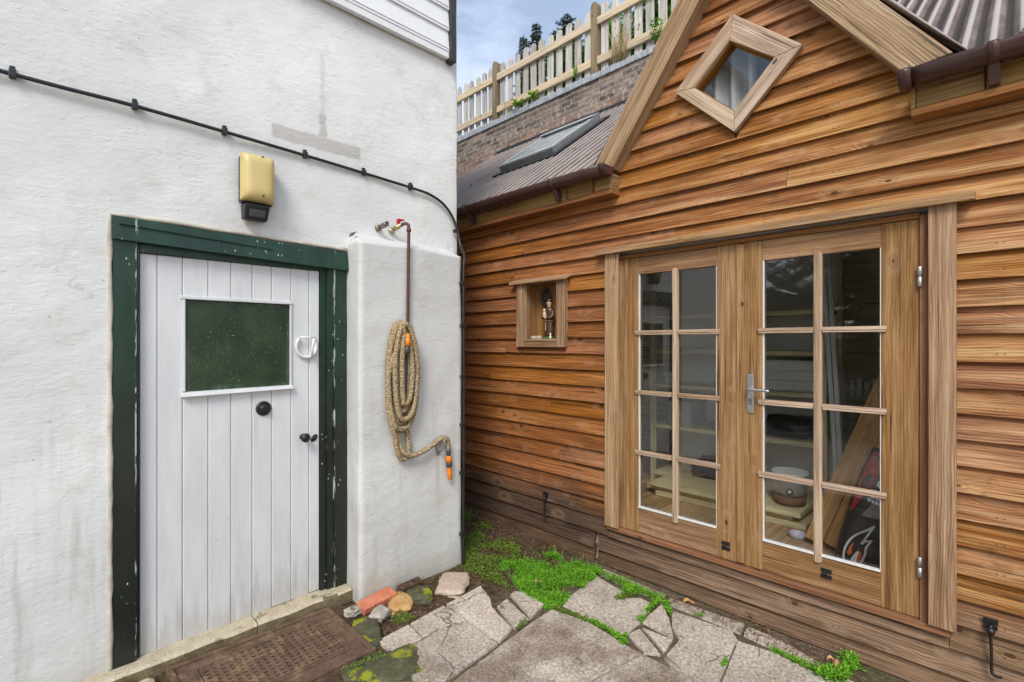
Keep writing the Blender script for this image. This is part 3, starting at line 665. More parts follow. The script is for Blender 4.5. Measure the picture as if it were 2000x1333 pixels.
ml.hexa([(.572, 2.955, 1.325), (1.122, 2.955, 1.335), (1.122, 2.99, 1.335), (.572, 2.99, 1.325), (.572, 2.962, 1.346), (1.122, 2.962, 1.354), (1.122, 2.99, 1.356), (.572, 2.99, 1.35)])
ml.build('panel_moulding', 'whitedoor', door, bevel=.003)
kb = MB(); kb.lathe([(.041, 0), (.041, .006), (.034, .012), (.03, .012), (.028, .009), (.022, .010), (.021, .022), (.016, .028), (.008, .026), (.0, .027)], (.967, 2.985, 1.232), (0, -1, 0), 28); kb.build('centre_knob', 'blackiron', door)
kb = MB(); kb.lathe([(.018, 0), (.018, .004), (.010, .008), (.010, .028), (.020, .034), (.026, .044), (.026, .052), (.018, .060), (0, .062)], (1.185, 2.985, 1.044), (0, -1, 0), 24); kb.build('door_knob', 'blackiron', door)
es = MB(); es.lathe([(.026, 0), (.026, .003), (.022, .005), (.0, .005)], (1.253, 2.985, 1.028), (0, -1, 0), 24, squash=(1, .62)); es.tube([(1.253, 2.977, 1.036), (1.253, 2.976, 1.022)], .005, 8); es.build('keyhole_cover', 'blackiron', door)
hs = MB()                                     # horseshoe knocker on a cross pin
def shoe(c, rad, tilt, yaw, gap=1.5):
    pts = []
    for k in range(33):
        a = math.pi/2+gap/2+(2*math.pi-gap)*k/32; p = V((math.cos(a)*rad*.93, 0, math.sin(a)*rad)); p = Matrix.Rotation(yaw, 3, 'Z') @ (Matrix.Rotation(tilt, 3, 'X') @ p); pts.append(V(c)+p)
    return pts
def flatring(mb, pts, ww, tt):
    for k in range(len(pts)-1):
        a, b = pts[k], pts[k+1]; mb.bar(a-(b-a)*.02, b+(b-a)*.02, ww, tt, up=(0, -1, 0))
hs.tube(shoe((1.203, 2.972, 1.578), .064, 0, 0), .0095, 8); hs.build('horseshoe_backplate', 'whitemetal', door)
hs = MB(); hs.tube([(1.158, 2.955, 1.632), (1.250, 2.955, 1.632)], .0055, 8); hs.tube(shoe((1.232, 2.935, 1.578), .056, .12, 1.05, 1.2), .008, 8); hs.build('horseshoe_knocker', 'whitemetal', door)
# threshold stone
ts = MB(); 
def stepf(a, b): return None
for (a, b) in ((.20, .90), (.906, 1.44)):
    n = 12
    for k in range(n):
        xa, xb = a+(b-a)*k/n, a+(b-a)*(k+1)/n; za, zb_ = .085+.012*(xa-.2)+.006*nz((xa, 1, 0), 7), .085+.012*(xb-.2)+.006*nz((xb, 1, 0), 7); ya, yb = 2.872+.008*nz((xa, 5, 0), 8), 2.872+.008*nz((xb, 5, 0), 8)
        vs_ = [(xa, ya, -.05), (xb, yb, -.05), (xa, ya, za-.012), (xb, yb, zb_-.012), (xa, ya+.012, za), (xb, yb+.012, zb_), (xa, 3.08, za+.004), (xb, 3.08, zb_+.004)]
        ts.add(vs_, [(0, 1, 3, 2), (2, 3, 5, 4), (4, 5, 7, 6)]+([(0, 2, 4, 6)] if k == 0 else [])+([(1, 7, 5, 3)] if k == n-1 else []))
fcs = [f for f in ts.f]
ts.mi = [1 if all(abs(ts.v[i][1]-2.872) < .011 for i in f) else 0 for f in ts.f]
ts.build('threshold_stone', ['stepstone', 'stepdirt'], house)
cl = MB(); z = 3.70
cl.box(-2.5, 2.205, 2.905, 2.94, 3.655, 3.702)
while z < 5.2: cl.hexa([(-2.5, 2.900, z), (2.205, 2.900, z), (2.205, 2.94, z), (-2.5, 2.94, z), (-2.5, 2.914, z+.152), (2.205, 2.914, z+.152), (2.205, 2.94, z+.152), (-2.5, 2.94, z+.152)]); cl.box(-2.5, 2.204, 2.897, 2.905, z+.018, z+.030); z += .150
cl.build('white_boarding', 'upvc', house, bevel=.003)
ct = MB(); ct.box(2.206, 2.256, 2.885, 2.95, 3.635, 5.25); ct.build('corner_board', 'blacktrim', house, bevel=.004)

# cable across the cottage wall
cable = thing('cable', (1.2, 2.93, 2.69), 'thick black cable clipped across the white wall and down its corner', 'cable')
way = [(-1.2, 2.932, 2.735), (-.066, 2.932, 2.714), (.379, 2.932, 2.717), (.759, 2.932, 2.707), (1.18, 2.932, 2.693), (1.551, 2.932, 2.678), (1.92, 2.932, 2.660), (2.06, 2.932, 2.645), (2.17, 2.928, 2.60), (2.245, 2.92, 2.52), (2.285, 2.91, 2.42), (2.29, 2.88, 2.31), (2.262, 2.80, 2.22), (2.236, 2.778, 2.12), (2.234, 2.775, 1.7), (2.236, 2.775, 1.2), (2.232, 2.772, .7), (2.228, 2.77, .3), (2.225, 2.765, -.02)]
def smooth(P, n=8, closed=False):
    P = [V(p) for p in P]; out = []; m = len(P)
    for i in range(m if closed else m-1):
        g_ = lambda j: P[j % m] if closed else P[max(0, min(m-1, j))]
        a, b, c_, d = g_(i-1), g_(i), g_(i+1), g_(i+2)
        for k in range(n):
            t = k/n; out.append(.5*((2*b)+(c_-a)*t+(2*a-5*b+4*c_-d)*t*t+(3*b-a-3*c_+d)*t**3))
    if not closed: out.append(P[-1])
    return out
k_ = MB(); k_.tube(smooth(way), .0095, 8); k_.build('sheath', 'black', cable)
for x, z, y in ((-.03, 2.714, 2.932), (.379, 2.717, 2.932), (.759, 2.707, 2.932), (1.18, 2.693, 2.932), (1.551, 2.678, 2.932), (1.90, 2.661, 2.932)):
    q = MB(); q.box(x-.011, x+.011, y-.012, y+.022, z-.013, z+.020); q.box(x-.009, x+.009, y-.002, y+.022, z+.02, z+.034); q.build('cable_clip', 'black', cable, bevel=.002)
for z, y, x in ((2.42, 2.915, 2.283), (2.02, 2.777, 2.234), (1.72, 2.777, 2.234), (1.36, 2.777, 2.235), (1.02, 2.776, 2.235), (.68, 2.774, 2.232), (.25, 2.771, 2.228)):
    q = MB(); q.box(x-.024, x+.012, y-.012, y+.02, z-.011, z+.011); q.build('cable_clip', 'black', cable, bevel=.002)

# bulkhead lamp with sensor
lamp = thing('wall_lamp', (.905, 2.94, 2.30), 'yellowed plastic bulkhead lamp with a black sensor box above the plank door', 'wall lamp')
q = MB(); q.box(.825, .985, 2.885, 2.945, 2.345, 2.60); q.build('back_plate', 'black', lamp, bevel=.012, seg=3)
q = MB(); n = 7
def cov(u, v):
    x = .832+.168*u; z = 2.358+.252*v; e = (1-abs(2*u-1)**5)*(1-abs(2*v-1)**6); return (x-.012, 2.892-.062*max(0, e)**.45, z-.004)
q.grid(cov, [.5-.5*math.cos(math.pi*i/18) for i in range(19)], [.5-.5*math.cos(math.pi*i/22) for i in range(23)]); q.build('cover', 'lampyellow', lamp)
for z in (2.592, 2.385):
    s_ = MB(); s_.lathe([(.0065, 0), (.0065, .004), (.004, .006), (0, .006)], (.918, 2.838 if z < 2.5 else 2.846, z), (0, -1, 0), 10); s_.build('screw', 'grime', lamp)
q = MB(); q.hexa([(.842, 2.89, 2.262), (.958, 2.89, 2.262), (.958, 2.945, 2.262), (.842, 2.945, 2.262), (.838, 2.86, 2.338), (.962, 2.86, 2.338), (.962, 2.945, 2.345), (.838, 2.945, 2.345)]); sn = q.build('sensor', 'black', lamp, bevel=.006)
q = MB(); q.hexa([(.862, 2.879, 2.274), (.942, 2.879, 2.274), (.942, 2.889, 2.274), (.862, 2.889, 2.274), (.862, 2.866, 2.312), (.942, 2.866, 2.312), (.942, 2.876, 2.312), (.862, 2.876, 2.312)]); q.build('sensor_lens', 'greyplastic', sn, bevel=.004)

# taps above the buttress
tap = thing('garden_tap', (1.775, 2.95, 2.36), 'brass garden tap with a red lever feeding a brown pipe', 'tap')
q = MB(); q.lathe([(.020, 0), (.020, .012), (.012, .014), (.012, .04), (.016, .042), (.016, .08), (.012, .082), (.012, .115)], (1.755, 2.95, 2.345), (.12, -1, .22), 14); q.build('body', 'brass', tap)
q = MB(); q.box(1.755, 1.80, 2.85, 2.885, 2.402, 2.412); q.bar((1.765, 2.885, 2.385), (1.770, 2.862, 2.41), .02, .02); q.build('lever', 'red', tap, bevel=.004)
q = MB(); q.tube(smooth([(1.768, 2.84, 2.368), (1.772, 2.80, 2.372), (1.776, 2.775, 2.36), (1.777, 2.768, 2.33), (1.774, 2.768, 2.1), (1.772, 2.768, 1.9), (1.770, 2.77, 1.70)], 6), .0105, 10); q.tube([(1.7775, 2.768, 2.335), (1.7773, 2.768, 2.315)], .015, 12); q.build('pipe', 'copper', tap)
t2 = thing('pipe_outlet', (1.66, 2.95, 2.35), 'stubby grimy pipe outlet without a lever beside the garden tap', 'pipe fitting')
q = MB(); q.lathe([(.020, 0), (.020, .012), (.012, .014), (.012, .045), (.017, .047), (.017, .10), (.011, .10), (.011, .085)], (1.655, 2.95, 2.345), (.18, -1, .20), 14); q.build('body', 'grime', t2)
q = MB(); q.lathe([(.021, .012), (.021, .02), (.015, .02)], (1.655, 2.95, 2.345), (.18, -1, .20), 14); q.build('flange', 'brass', t2)

# coiled hose
hose = thing('garden_hose', (1.72, 2.77, .85), 'khaki fabric garden hose coiled on the white buttress', 'hose')
pts = []
def loop(cx, wl_, wr, zt, zb_, y, a0=0, a1=2*math.pi, n=26):
    o = []
    for k in range(n):
        a = a0+(a1-a0)*k/n; sx = math.sin(a); cz = math.cos(a); wv = wr if sx > 0 else wl_
        e = abs(sx)**.75*(1 if sx > 0 else -1); o.append((cx+wv*e*(1-.20*(cz > 0)*cz**2), y+.006*nz((k, y*50, 1), .4), (zt+zb_)/2+(zt-zb_)/2*cz+.006*nz((k, y*90, 5), .5)))
    return o
for (cx, a, b, zt, zb_, y) in ((1.712, .090, .105, 1.730, 1.045, 2.765), (1.712, .062, .085, 1.712, 1.09, 2.758), (1.708, .098, .112, 1.722, 1.06, 2.735), (1.705, .035, .062, 1.690, 1.17, 2.738), (1.714, .070, .092, 1.716, 1.12, 2.715), (1.712, .020, .058, 1.655, 1.215, 2.712)):
    pts += loop(cx, a, b, zt, zb_, y)
tail = [(1.69, 2.72, 1.60), (1.618, 2.73, 1.45), (1.615, 2.745, 1.20), (1.665, 2.745, 1.0), (1.690, 2.75, .90), (1.735, 2.755, .862), (1.77, 2.76, .90), (1.765, 2.765, 1.02), (1.735, 2.768, 1.10), (1.70, 2.765, 1.06), (1.688, 2.755, .98), (1.725, 2.74, .905), (1.79, 2.74, .878), (1.88, 2.745, .893), (1.96, 2.75, .925), (2.02, 2.75, .955), (2.062, 2.75, .950), (2.082, 2.755, .915), (2.084, 2.758, .865)]
hp = smooth(pts+tail, 10)
# resample at even steps so that the gathered fabric rings keep one size
rs = [hp[0]]; acc = 0
for a, b in zip(hp[:-1], hp[1:]):
    d = (b-a).length
    while acc+d >= .0042:
        t = (.0042-acc)/d; a = a+(b-a)*t; d = (b-a).length; acc = 0; rs.append(a)
        if d < 1e-6: break
    acc += d
q = MB(); q.tube(rs, .0165, 9, rad=[.0165+.0018*math.sin(i*1.9+2.2*nz((i*.06, 1, 1), 1))+.0016*nz((i*.12, 3, 3), 1) for i in range(len(rs))]); q.build('hose_tube', 'hose', hose)
def fitting(o, d, name, lab):
    f = MB(); f.lathe([(.012, 0), (.016, .004), (.017, .03), (.014, .034), (.014, .05)], o, d, 16); f.build('hose_collar', 'greyplastic', hose)
    return f
d = V((0.05, -.02, -1)).normalized(); o = V((2.084, 2.756, .872)); fitting(o, d, '', '')
q = MB(); q.lathe([(.017, .045), (.021, .05), (.021, .085), (.016, .088), (.016, .12), (.013, .125), (.017, .15), (.014, .205), (.009, .21), (.006, .205)], o, d, 16); nz_ = q.build('spray_nozzle', 'orange', hose)
q = MB(); q.lathe([(.0205, .09), (.0215, .095), (.0215, .118), (.018, .122)], o, d, 16); q.build('nozzle_grip', 'greyplastic', nz_)
d = V((.04, -.06, 1)).normalized(); o = V((1.722, 2.705, 1.535)); fitting(o, d, '', '')
q = MB(); q.lathe([(.015, .048), (.019, .05), (.019, .09), (.013, .094), (.012, .12), (.008, .122)], o, d, 16); q.build('hose_connector', 'orange', hose)
hook = thing('hose_hook', (2.02, 2.79, .85), 'small galvanised wall hook the tail of the hose hangs over', 'hook')
q = MB(); q.prism([(1.985, 2.789, .94), (2.055, 2.789, .94), (2.03, 2.789, .835), (2.012, 2.789, .835)], (0, -.004, 0)); q.build('plate', 'galv', hook, bevel=.001)
q = MB(); q.tube(smooth([(2.03, 2.786, .86), (2.03, 2.76, .865), (2.022, 2.735, .885), (2.02, 2.722, .93), (2.03, 2.716, .955)], 6), .005, 8); q.tube(smooth([(2.005, 2.786, .93), (2.0, 2.765, .905), (2.012, 2.752, .87)], 6), .004, 8); q.build('prong', 'galv', hook)

# stones, mat
mat = thing('doormat', (.88, 2.6, .035), 'brown moulded rubber doormat in front of the plank door', 'doormat')
X0, X1, Y0, Y1 = .485, 1.285, 2.295, 2.855
q = MB(); q.grid(lambda x, y: (x, y, .042+.004*nz((x, y, 0), 5)), fr(X0, X1, .03), fr(Y0, Y1, .03)); q.box(X0, X1, Y0, Y1, .015, .036); q.build('mat_base', 'rubber', mat)
q = MB()
zz = lambda x, y: .046+.004*nz((x, y, 0), 5)
for (a, b, c_, d) in ((X0, X1, Y0, Y0+.028), (X0, X1, Y1-.028, Y1), (X0, X0+.028, Y0+.028, Y1-.028), (X1-.028, X1, Y0+.028, Y1-.028)): q.box(a, b, c_, d, .036, .054)
for (a, b, c_, d) in ((X0+.10, X1-.10, Y0+.095, Y0+.105), (X0+.10, X1-.10, Y1-.105, Y1-.095), (X0+.10, X0+.11, Y0+.105, Y1-.105), (X1-.11, X1-.10, Y0+.105, Y1-.105)): q.box(a, b, c_, d, .036, .052)
q.build('mat_border', 'rubber', mat, bevel=.005)
q = MB(); x = X0+.125
for i in range(int((X1-X0-.24)/.033)+1):
    cx = X0+.12+i*.033; q.box(cx-.0085, cx+.0085, Y0+.115, Y1-.115, .04, .0520+.0015*nz((cx, 1, 0), 9))
for j in range(int((Y1-Y0-.24)/.033)+1):
    cy = Y0+.12+j*.033; q.box(X0+.115, X1-.115, cy-.0085, cy+.0085, .04, .0505)
q.build('mat_tread', 'rubber', mat, bevel=.0015, seg=1)
br = MB(); br.box(-.118, .118, -.046, .046, 0, .046); o = br.build('brick', 'redbrick', None, org=(0, 0, 0), bevel=.008, seg=3)
o.location = (1.535, 2.742, .018); o.rotation_euler = (R(10), R(-3), R(5)); tag(o, 'red brick lying against the foot of the white buttress', 'brick')
br = MB(); br.box(-.085, .085, -.03, .03, 0, .05); o = br.build('brick', 'soil', None, org=(0, 0, 0), bevel=.008); o.location = (1.77, 2.745, .02); o.rotation_euler = (R(8), 0, R(3)); tag(o, 'dark soil-stained brick half buried against the buttress, right of the red brick', 'brick')
rock('stone', 'palestone', (1.475, 2.600, .035), (.060, .048, .026), .5, 'small pale rubble stone in front of the red brick', 'stone', None, 2, .6)
rock('stone', 'ochre', (1.640, 2.640, .018), (.10, .072, .034), .9, 'orange sandstone lump between the red brick and the paving', 'stone', None, 3, .55)
rock('stone', 'darkstone', (1.765, 2.640, .020), (.10, .078, .030), 1.1, 'dark mossy stone just right of the orange sandstone lump', 'stone', None, 8, .6)
rock('stone', 'pinkslab', (2.005, 2.600, .03), (.15, .095, .026), .75, 'flat pinkish stone by the far corner of the buttress', 'stone', None, 5, .75)
rock('stone', 'palestone', (1.375, 2.735, .035), (.050, .040, .020), .2, 'crumbly pale stone between the door post and the red brick', 'stone', None, 6, .5)
rock('stone', 'darkstone', (1.345, 2.50, .012), (.07, .15, .035), -.35, 'long dark green stone beside the far right corner of the doormat', 'stone', None, 9, .6)
rock('stone', 'darkstone', (1.235, 2.16, .008), (.20, .13, .040), -.25, 'big flat stone with yellow moss at the near edge of the doormat', 'stone', None, 12, .7)
rock('stone', 'stepstone', (.33, 2.74, .015), (.10, .09, .035), .1, 'cream stone at the left end of the doormat', 'stone', None, 14, 1.0)
#@@SHED
# ------------------------------------------------------------------ timber shed
shed = thing('garden_shed', (2.98, 1.2, 0), 'orange timber clad shed with a gable, glazed double doors and a corrugated roof', 'shed')
LN = [.02, .12, .237, .355, .47, .585, .706, .827, .941, 1.058, 1.172, 1.288, 1.405, 1.52, 1.638, 1.757, 1.876, 1.992, 2.105, 2.222, 2.332, 2.44, 2.557, 2.665, 2.78, 2.9, 3.01, 3.13, 3.245, 3.365, 3.485, 3.6, 3.72, 3.84]
YL, YR, YC = 5.4, -2.0, 1.166
def lef(z): return 1.948-(z-2.80)/1.39
def rig(z): return .394+(z-2.84)/1.33
cb = MB(); rr = random.Random(5)
def board(ya, yb, z0, z1, ya1=None, yb1=None, warp=0):
    """one feather-edged board from ya to yb (ya < yb); ya1 and yb1 are its ends at the top edge"""
    ya1 = ya if ya1 is None else ya1; yb1 = yb if yb1 is None else yb1
    j = rr.uniform(-.003, .003); a = rr.uniform(-.0035, .0035); b = rr.uniform(-.0035, .0035)
    c = (rr.random(), rr.random(), rr.random())
    n = max(1, int((yb-ya)/.5)) if ya1 == ya and yb1 == yb else 1
    m = MB(); ou, ov = rr.uniform(0, 50), rr.uniform(0, 50)
    def pt(t, k):
        y0 = ya+(yb-ya)*t; y1 = ya1+(yb1-ya1)*t; d = .0025*nz((y0*1.3, z0*7, 3), 1.6)+warp*t
        zo = a*(1-t)+b*t+.0035*nz((y0*2.4, z0*5, 9), 1.3)
        return [V((2.953+j+d, y0, z0+zo)), V((2.983, y1, z1)), V((3.004, y1, z1)), V((2.972+j+d, y0, z0+zo))][k]
    vs_ = [pt(i/n, k) for i in range(n+1) for k in range(4)]; fs = []; uvs = []; cls = []
    for i in range(n):
        for k in range(4):
            l = (k+1) % 4; f = (i*4+k, i*4+l, (i+1)*4+l, (i+1)*4+k); fs.append(f); cls.append([(c[0], c[1], (1 if q % 4 in (1, 2) else 0) if k == 0 else .4) for q in f][::-1])
            uvs.append([(vs_[q].y+ou, (vs_[q].z if k in (0, 2) else vs_[q].x)+ov) for q in f])
    for e in (0, n): fs.append(tuple(e*4+k for k in ((3, 2, 1, 0) if e else (0, 1, 2, 3)))); uvs.append([(vs_[q].x*.2+ou, vs_[q].z+ov) for q in fs[-1]]); cls.append([(c[0], c[1], .4)]*4)
    # consistent outward facing
    cb.add(vs_, [f[::-1] for f in fs], [u[::-1] for u in uvs], c, False, cls)
def run(ya, yb, z0, z1, joints=()):
    cuts = sorted([ya]+[j for j in joints if ya+.1 < j < yb-.1]+[yb])
    for i in range(len(cuts)-1): board(cuts[i]+(.0012 if i else 0), cuts[i+1]-(.0012 if i < len(cuts)-2 else 0), z0, z1)
JT = {16: [2.36], 15: [2.9, 4.1], 11: [3.3], 9: [2.6], 7: [3.05], 6: [2.5], 4: [2.72, 3.2], 3: [2.41], 13: [3.1], 18: [3.0], 19: [1.55, 3.6], 20: [2.9], 21: [.9], 22: [2.2]}
for i in range(len(LN)-1):
    z0, z1 = LN[i], LN[i+1]+.016; zm = (LN[i]+LN[i+1])/2; J = JT.get(i, [])+[-.9+.37*(i % 3)]
    if i < 2:
        run(YR, 2.150, z0, z1, J); board(2.178, YL, z0, z1, warp=0)
    elif i == 2: run(YR, .232, z0, z1, J); run(.234, 2.058, z0, .298, J); run(2.06, YL, z0, z1, J)
    elif z1 < 2.24:
        run(YR, .255, z0, z1, J)
        if z1 > 1.60 and z0 < 2.09:
            run(2.06, 2.44, z0, z1, J); run(2.94, YL, z0, z1, J)
            if z0 < 1.56: run(2.4405, 2.9395, z0, 1.598)
        else: run(2.06, YL, z0, z1, J)
    elif z1 < 2.70: run(YR, YL, z0, z1, J)
    else:
        y0, y1, u0, u1 = rig(z0)-.05, lef(z0)+.05, rig(z1)-.05, lef(z1)+.05
        if u1 <= u0: continue
        def hole(z):
            T, B_, Lv, Rv = (1.181, 3.425), (1.166, 2.868), (1.468, 3.16), (.878, 3.158)
            if z >= T[1] or z <= B_[1]: return None
            l = Lv[0]+((T[0]-Lv[0])*(z-Lv[1])/(T[1]-Lv[1]) if z > Lv[1] else (B_[0]-Lv[0])*(Lv[1]-z)/(Lv[1]-B_[1]))
            r = Rv[0]+((T[0]-Rv[0])*(z-Rv[1])/(T[1]-Rv[1]) if z > Rv[1] else (B_[0]-Rv[0])*(Rv[1]-z)/(Rv[1]-B_[1]))
            return r, l
        h0, h1 = hole(z0), hole(z1)
        if not h0 and not h1: board(y0, y1, z0, z1, u0, u1)
        else:
            h0 = h0 or (1.166, 1.167); h1 = h1 or (1.181, 1.182)
            board(y0, h0[0], z0, z1, u0, h1[0]); board(h0[1], y1, z0, z1, h1[1], u1)
cb.build('board_cladding', 'clad', shed)
# lining, floor and inner walls
q = MB(); q.box(3.012, 3.03, 2.06, 2.485, .02, 2.75); q.box(3.012, 3.03, 2.885, 5.35, .02, 2.75); q.box(3.012, 3.03, 2.485, 2.885, .02, 1.598); q.box(3.012, 3.03, 2.485, 2.885, 2.092, 2.75); q.box(3.012, 3.03, -1.95, .255, .02, 2.75); q.box(3.012, 3.03, .255, 2.06, 2.215, 2.75); q.box(3.012, 3.03, .255, 2.06, .02, .285)
q.prism([(3.014, 2.08, 2.752), (3.014, .26, 2.752), (3.014, .82, 3.15), (3.014, 1.166, 2.83), (3.014, 1.53, 3.17), (3.014, 1.75, 3.2)], (.016, 0, 0)) if False else None
# gable lining with a diamond hole
D = [(1.173, 3.425), (.875, 3.165), (1.166, 2.865), (1.475, 3.17)]
for poly in ([(2.08, 2.752), (1.166, 2.752), D[2], D[3], (1.62, 3.26)], [(1.166, 2.752), (.26, 2.752), (.72, 3.26), D[1], D[2]], [(1.62, 3.26), D[3], D[0], (1.173, 3.87)], [D[0], D[1], (.72, 3.26), (1.173, 3.87)]):
    q.prism([(3.014, y, z) for y, z in poly], (.016, 0, 0))
q.build('lining', 'inner', shed)
q = MB(); q.box(3.03, 5.1, -.04, 5.3, .24, .285)
for k in range(13): q.box(3.03, 5.1, .0+k*.4, .0+k*.4+.395, .285, .30)
q.build('floor', 'innerfloor', shed)
q = MB(); q.box(3.03, 5.1, -.06, -.03, .3, 3.0); q.box(3.03, 5.1, 5.3, 5.35, .3, 3.0); q.box(5.09, 5.13, -.04, 5.35, .25, 4.35); q.build('inner_walls', 'inner', shed)
for a, b in ((-2.0, -1.96), (5.36, 5.4)): q = MB(); q.box(3.01, 5.13, a, b, .02, 2.75); q.build('end_wall', 'clad', shed)
# trims round the doors
for (a, b, zb_, zt) in ((1.956, 2.064, .318, 2.222), (.208, .304, .325, 2.222)):
    q = MB(); q.box(2.928, 2.953, a, b, zb_, zt); q.build('door_trim', 'trim', shed, bevel=.003)
q = MB(); q.hexa([(2.895, .146, 2.212), (2.975, .146, 2.222), (2.975, 2.128, 2.226), (2.895, 2.128, 2.216), (2.895, .146, 2.238), (2.975, .146, 2.272), (2.975, 2.128, 2.276), (2.895, 2.128, 2.242)]); q.build('lintel_board', 'trim', shed, bevel=.003)
q = MB(); q.box(2.962, 3.08, .306, .338, .30, 2.19); q.box(2.962, 3.08, 1.978, 2.02, .30, 2.19); q.box(2.975, 3.08, .338, 1.978, 2.178, 2.205); q.build('door_jamb', 'sill', shed, bevel=.002)
q = MB(); q.box(2.945, 3.06, .23, 2.06, .288, .318); q.build('door_sill', 'sill', shed, bevel=.003)
# glazed leaves
def leaf_door(ya, yb, ga, gb, mull, with_handle):
    d = MB(); XF, XB = 2.972, 3.018; zb_, zt = .322, 2.174; g0, g1 = .490, 2.062
    d.box(XF, XB, ya, ga, zb_, zt); d.box(XF, XB, gb, yb, zb_, zt)
    d.box(XF+.0015, XB-.002, ga, gb, zb_, g0); d.box(XF+.0015, XB-.002, ga, gb, g1, zt)
    o = d.build('door_leaf', 'door', shed, bevel=.0025)
    g_ = MB(); g_.box(2.992, 2.996, ga-.004, gb+.004, g0-.004, g1+.004); g_.build('glass', 'glass', o)
    bd = MB(); bd.box(2.964, 2.990, ga+.001, gb-.001, g0, g0+.009); bd.box(2.974, 2.990, gb-.006, gb, g0+.009, g1); bd.box(2.974, 2.990, ga, ga+.004, g0+.009, g1); bd.build('glazing_bead', 'whitemetal', o, bevel=.001)
    m_ = MB(); m_.box(2.958, 2.990, mull-.011, mull+.011, g0-.035, g1+.012); m_.box(2.964, 2.990, mull-.018, mull+.018, g0-.033, g1+.010); m_.build('glazing_bar', 'bar', o, bevel=.002)
    for z in (1.670, 1.271, .866):
        for (a, b) in ((ga-.024, mull-.019), (mull+.019, gb+.022)):
            m_ = MB(); m_.box(2.958, 2.970, a, b, z-.006, z+.012); m_.box(2.960, 2.971, a+.003, b-.003, z-.017, z-.007); m_.box(2.970, 2.990, max(a, ga+.005), min(b, gb-.007), z-.014, z+.010); m_.build('glazing_bar', 'bar', o, bevel=.0015)
    return o
lf = leaf_door(1.146, 1.974, 1.288, 1.819, 1.553, False)
rt = leaf_door(.340, 1.136, .485, 1.027, .754, True)
q = MB(); q.box(2.962, 2.974, 1.126, 1.168, .33, 2.168); q.build('meeting_strip', 'door', rt, bevel=.003)
def hinge(y, z, par):
    q = MB(); q.lathe([(.006, -.047), (.0095, -.044), (.0095, -.002), (.007, -.001), (.007, .001), (.0095, .002), (.0095, .044), (.006, .048)], (2.957, y, z), (0, 0, 1), 14); q.box(2.957, 2.975, y-.003, y+.003, z-.04, z+.04); q.build('hinge', 'galv', par)
for z in (1.905, .565): hinge(.336, z, rt)
for z in (1.92, .60): hinge(1.978, z, lf)
q = MB(); q.box(2.964, 2.972, 1.073, 1.109, 1.200, 1.420); hp_ = q.build('handle_plate', 'steel', rt, bevel=.003)
q = MB(); q.lathe([(.0115, 0), (.0105, .03), (.009, .045)], (2.964, 1.091, 1.338), (-1, 0, 0), 14); q.tube(smooth([(2.922, 1.096, 1.338), (2.915, 1.08, 1.338), (2.914, 1.04, 1.337), (2.918, .975, 1.335)], 5), .008, 10, rad=None); q.build('lever', 'steel', hp_)
q = MB(); q.lathe([(.011, 0), (.011, .002), (.007, .002)], (2.964, 1.091, 1.272), (-1, 0, 0), 16); q.box(2.9615, 2.964, 1.086, 1.096, 1.245, 1.268); q.build('keyhole', 'grime', hp_)
def keeper(y, z, par):
    q = MB(); q.box(2.966, 2.9735, y-.024, y+.024, z+.004, z+.024); q.box(2.966, 2.9735, y-.024, y+.024, z-.026, z-.006); q.tube([(2.962, y-.018, z-.004), (2.958, y, z), (2.962, y+.018, z-.004)], .004, 8); o = q.build('hook_keeper', 'blackiron', par, bevel=.001)
    for dy in (-.016, .016):
        for dz in (.014, -.016):
            s_ = MB(); s_.lathe([(.004, 0), (.003, .002), (0, .002)], (2.966, y+dy, z+dz), (-1, 0, 0), 8)
            q2 = s_.build('screw', 'steel', o) if False else None
keeper(.715, .408, rt); keeper(1.232, .402, lf)
def stay(y, z, drop, lab):
    t = thing('door_stay_hook', (2.95, y, z), lab, 'hook')
    q = MB(); q.box(2.946, 2.953, y-.024, y+.024, z-.004, z+.018); q.box(2.944, 2.953, y-.022, y+.022, z-.026, z-.010); q.build('plate', 'blackiron', t, bevel=.001)
    q = MB(); q.tube(smooth([(2.942, y-.006, z-.006), (2.930, y, z-.014), (2.932, y, z-.05), (2.935, y-.003, z-drop*.6), (2.936, y-.004, z-drop), (2.930, y-.018, z-drop-.012), (2.928, y-.036, z-drop-.008)], 6), .0058, 8); q.lathe([(.012, -.02), (.015, -.008), (.010, .006)], (2.934, y-.001, z-.022), (0, 0, 1), 10); q.build('hook_rod', 'blackiron', t)
stay(.100, .408, .20, 'black iron door stay hook hanging on the boards right of the double doors'); stay(2.640, .405, .17, 'black iron door stay hook hanging on the dark low boards below the wall shrine')
# diamond window
dw = MB()
Oc = [(1.173, 3.493), (.812, 3.165), (1.165, 2.813), (1.531, 3.170)]; Ic = [(1.189, 3.348), (.949, 3.152), (1.167, 2.929), (1.401, 3.150)]
for k in range(4):
    l = (k+1) % 4; e = .0012
    p0, p1, i0, i1 = V(Oc[k]), V(Oc[l]), V(Ic[k]), V(Ic[l]); t_ = (p1-p0).normalized()*e; p0 += t_; i0 += t_; p1 -= t_; i1 -= t_
    dw.hexa([(2.922, *p0), (2.955, *p0), (2.955, *p1), (2.922, *p1), (2.922, *i0), (2.955, *i0), (2.955, *i1), (2.922, *i1)], along=1)
win = dw.build('diamond_window', 'bar', shed, bevel=.003)
rb_ = MB()
for k in range(4):
    l = (k+1) % 4; a, b = V(Ic[k]), V(Ic[l]); c_ = V((1.175, 3.145)); a2, b2 = a+(c_-a)*.045, b+(c_-b)*.045
    rb_.hexa([(2.945, *a), (3.01, *a), (3.01, *b), (2.945, *b), (2.945, *a2), (3.01, *a2), (3.01, *b2), (2.945, *b2)], along=1)
rb_.build('rebate', 'soffit', win)
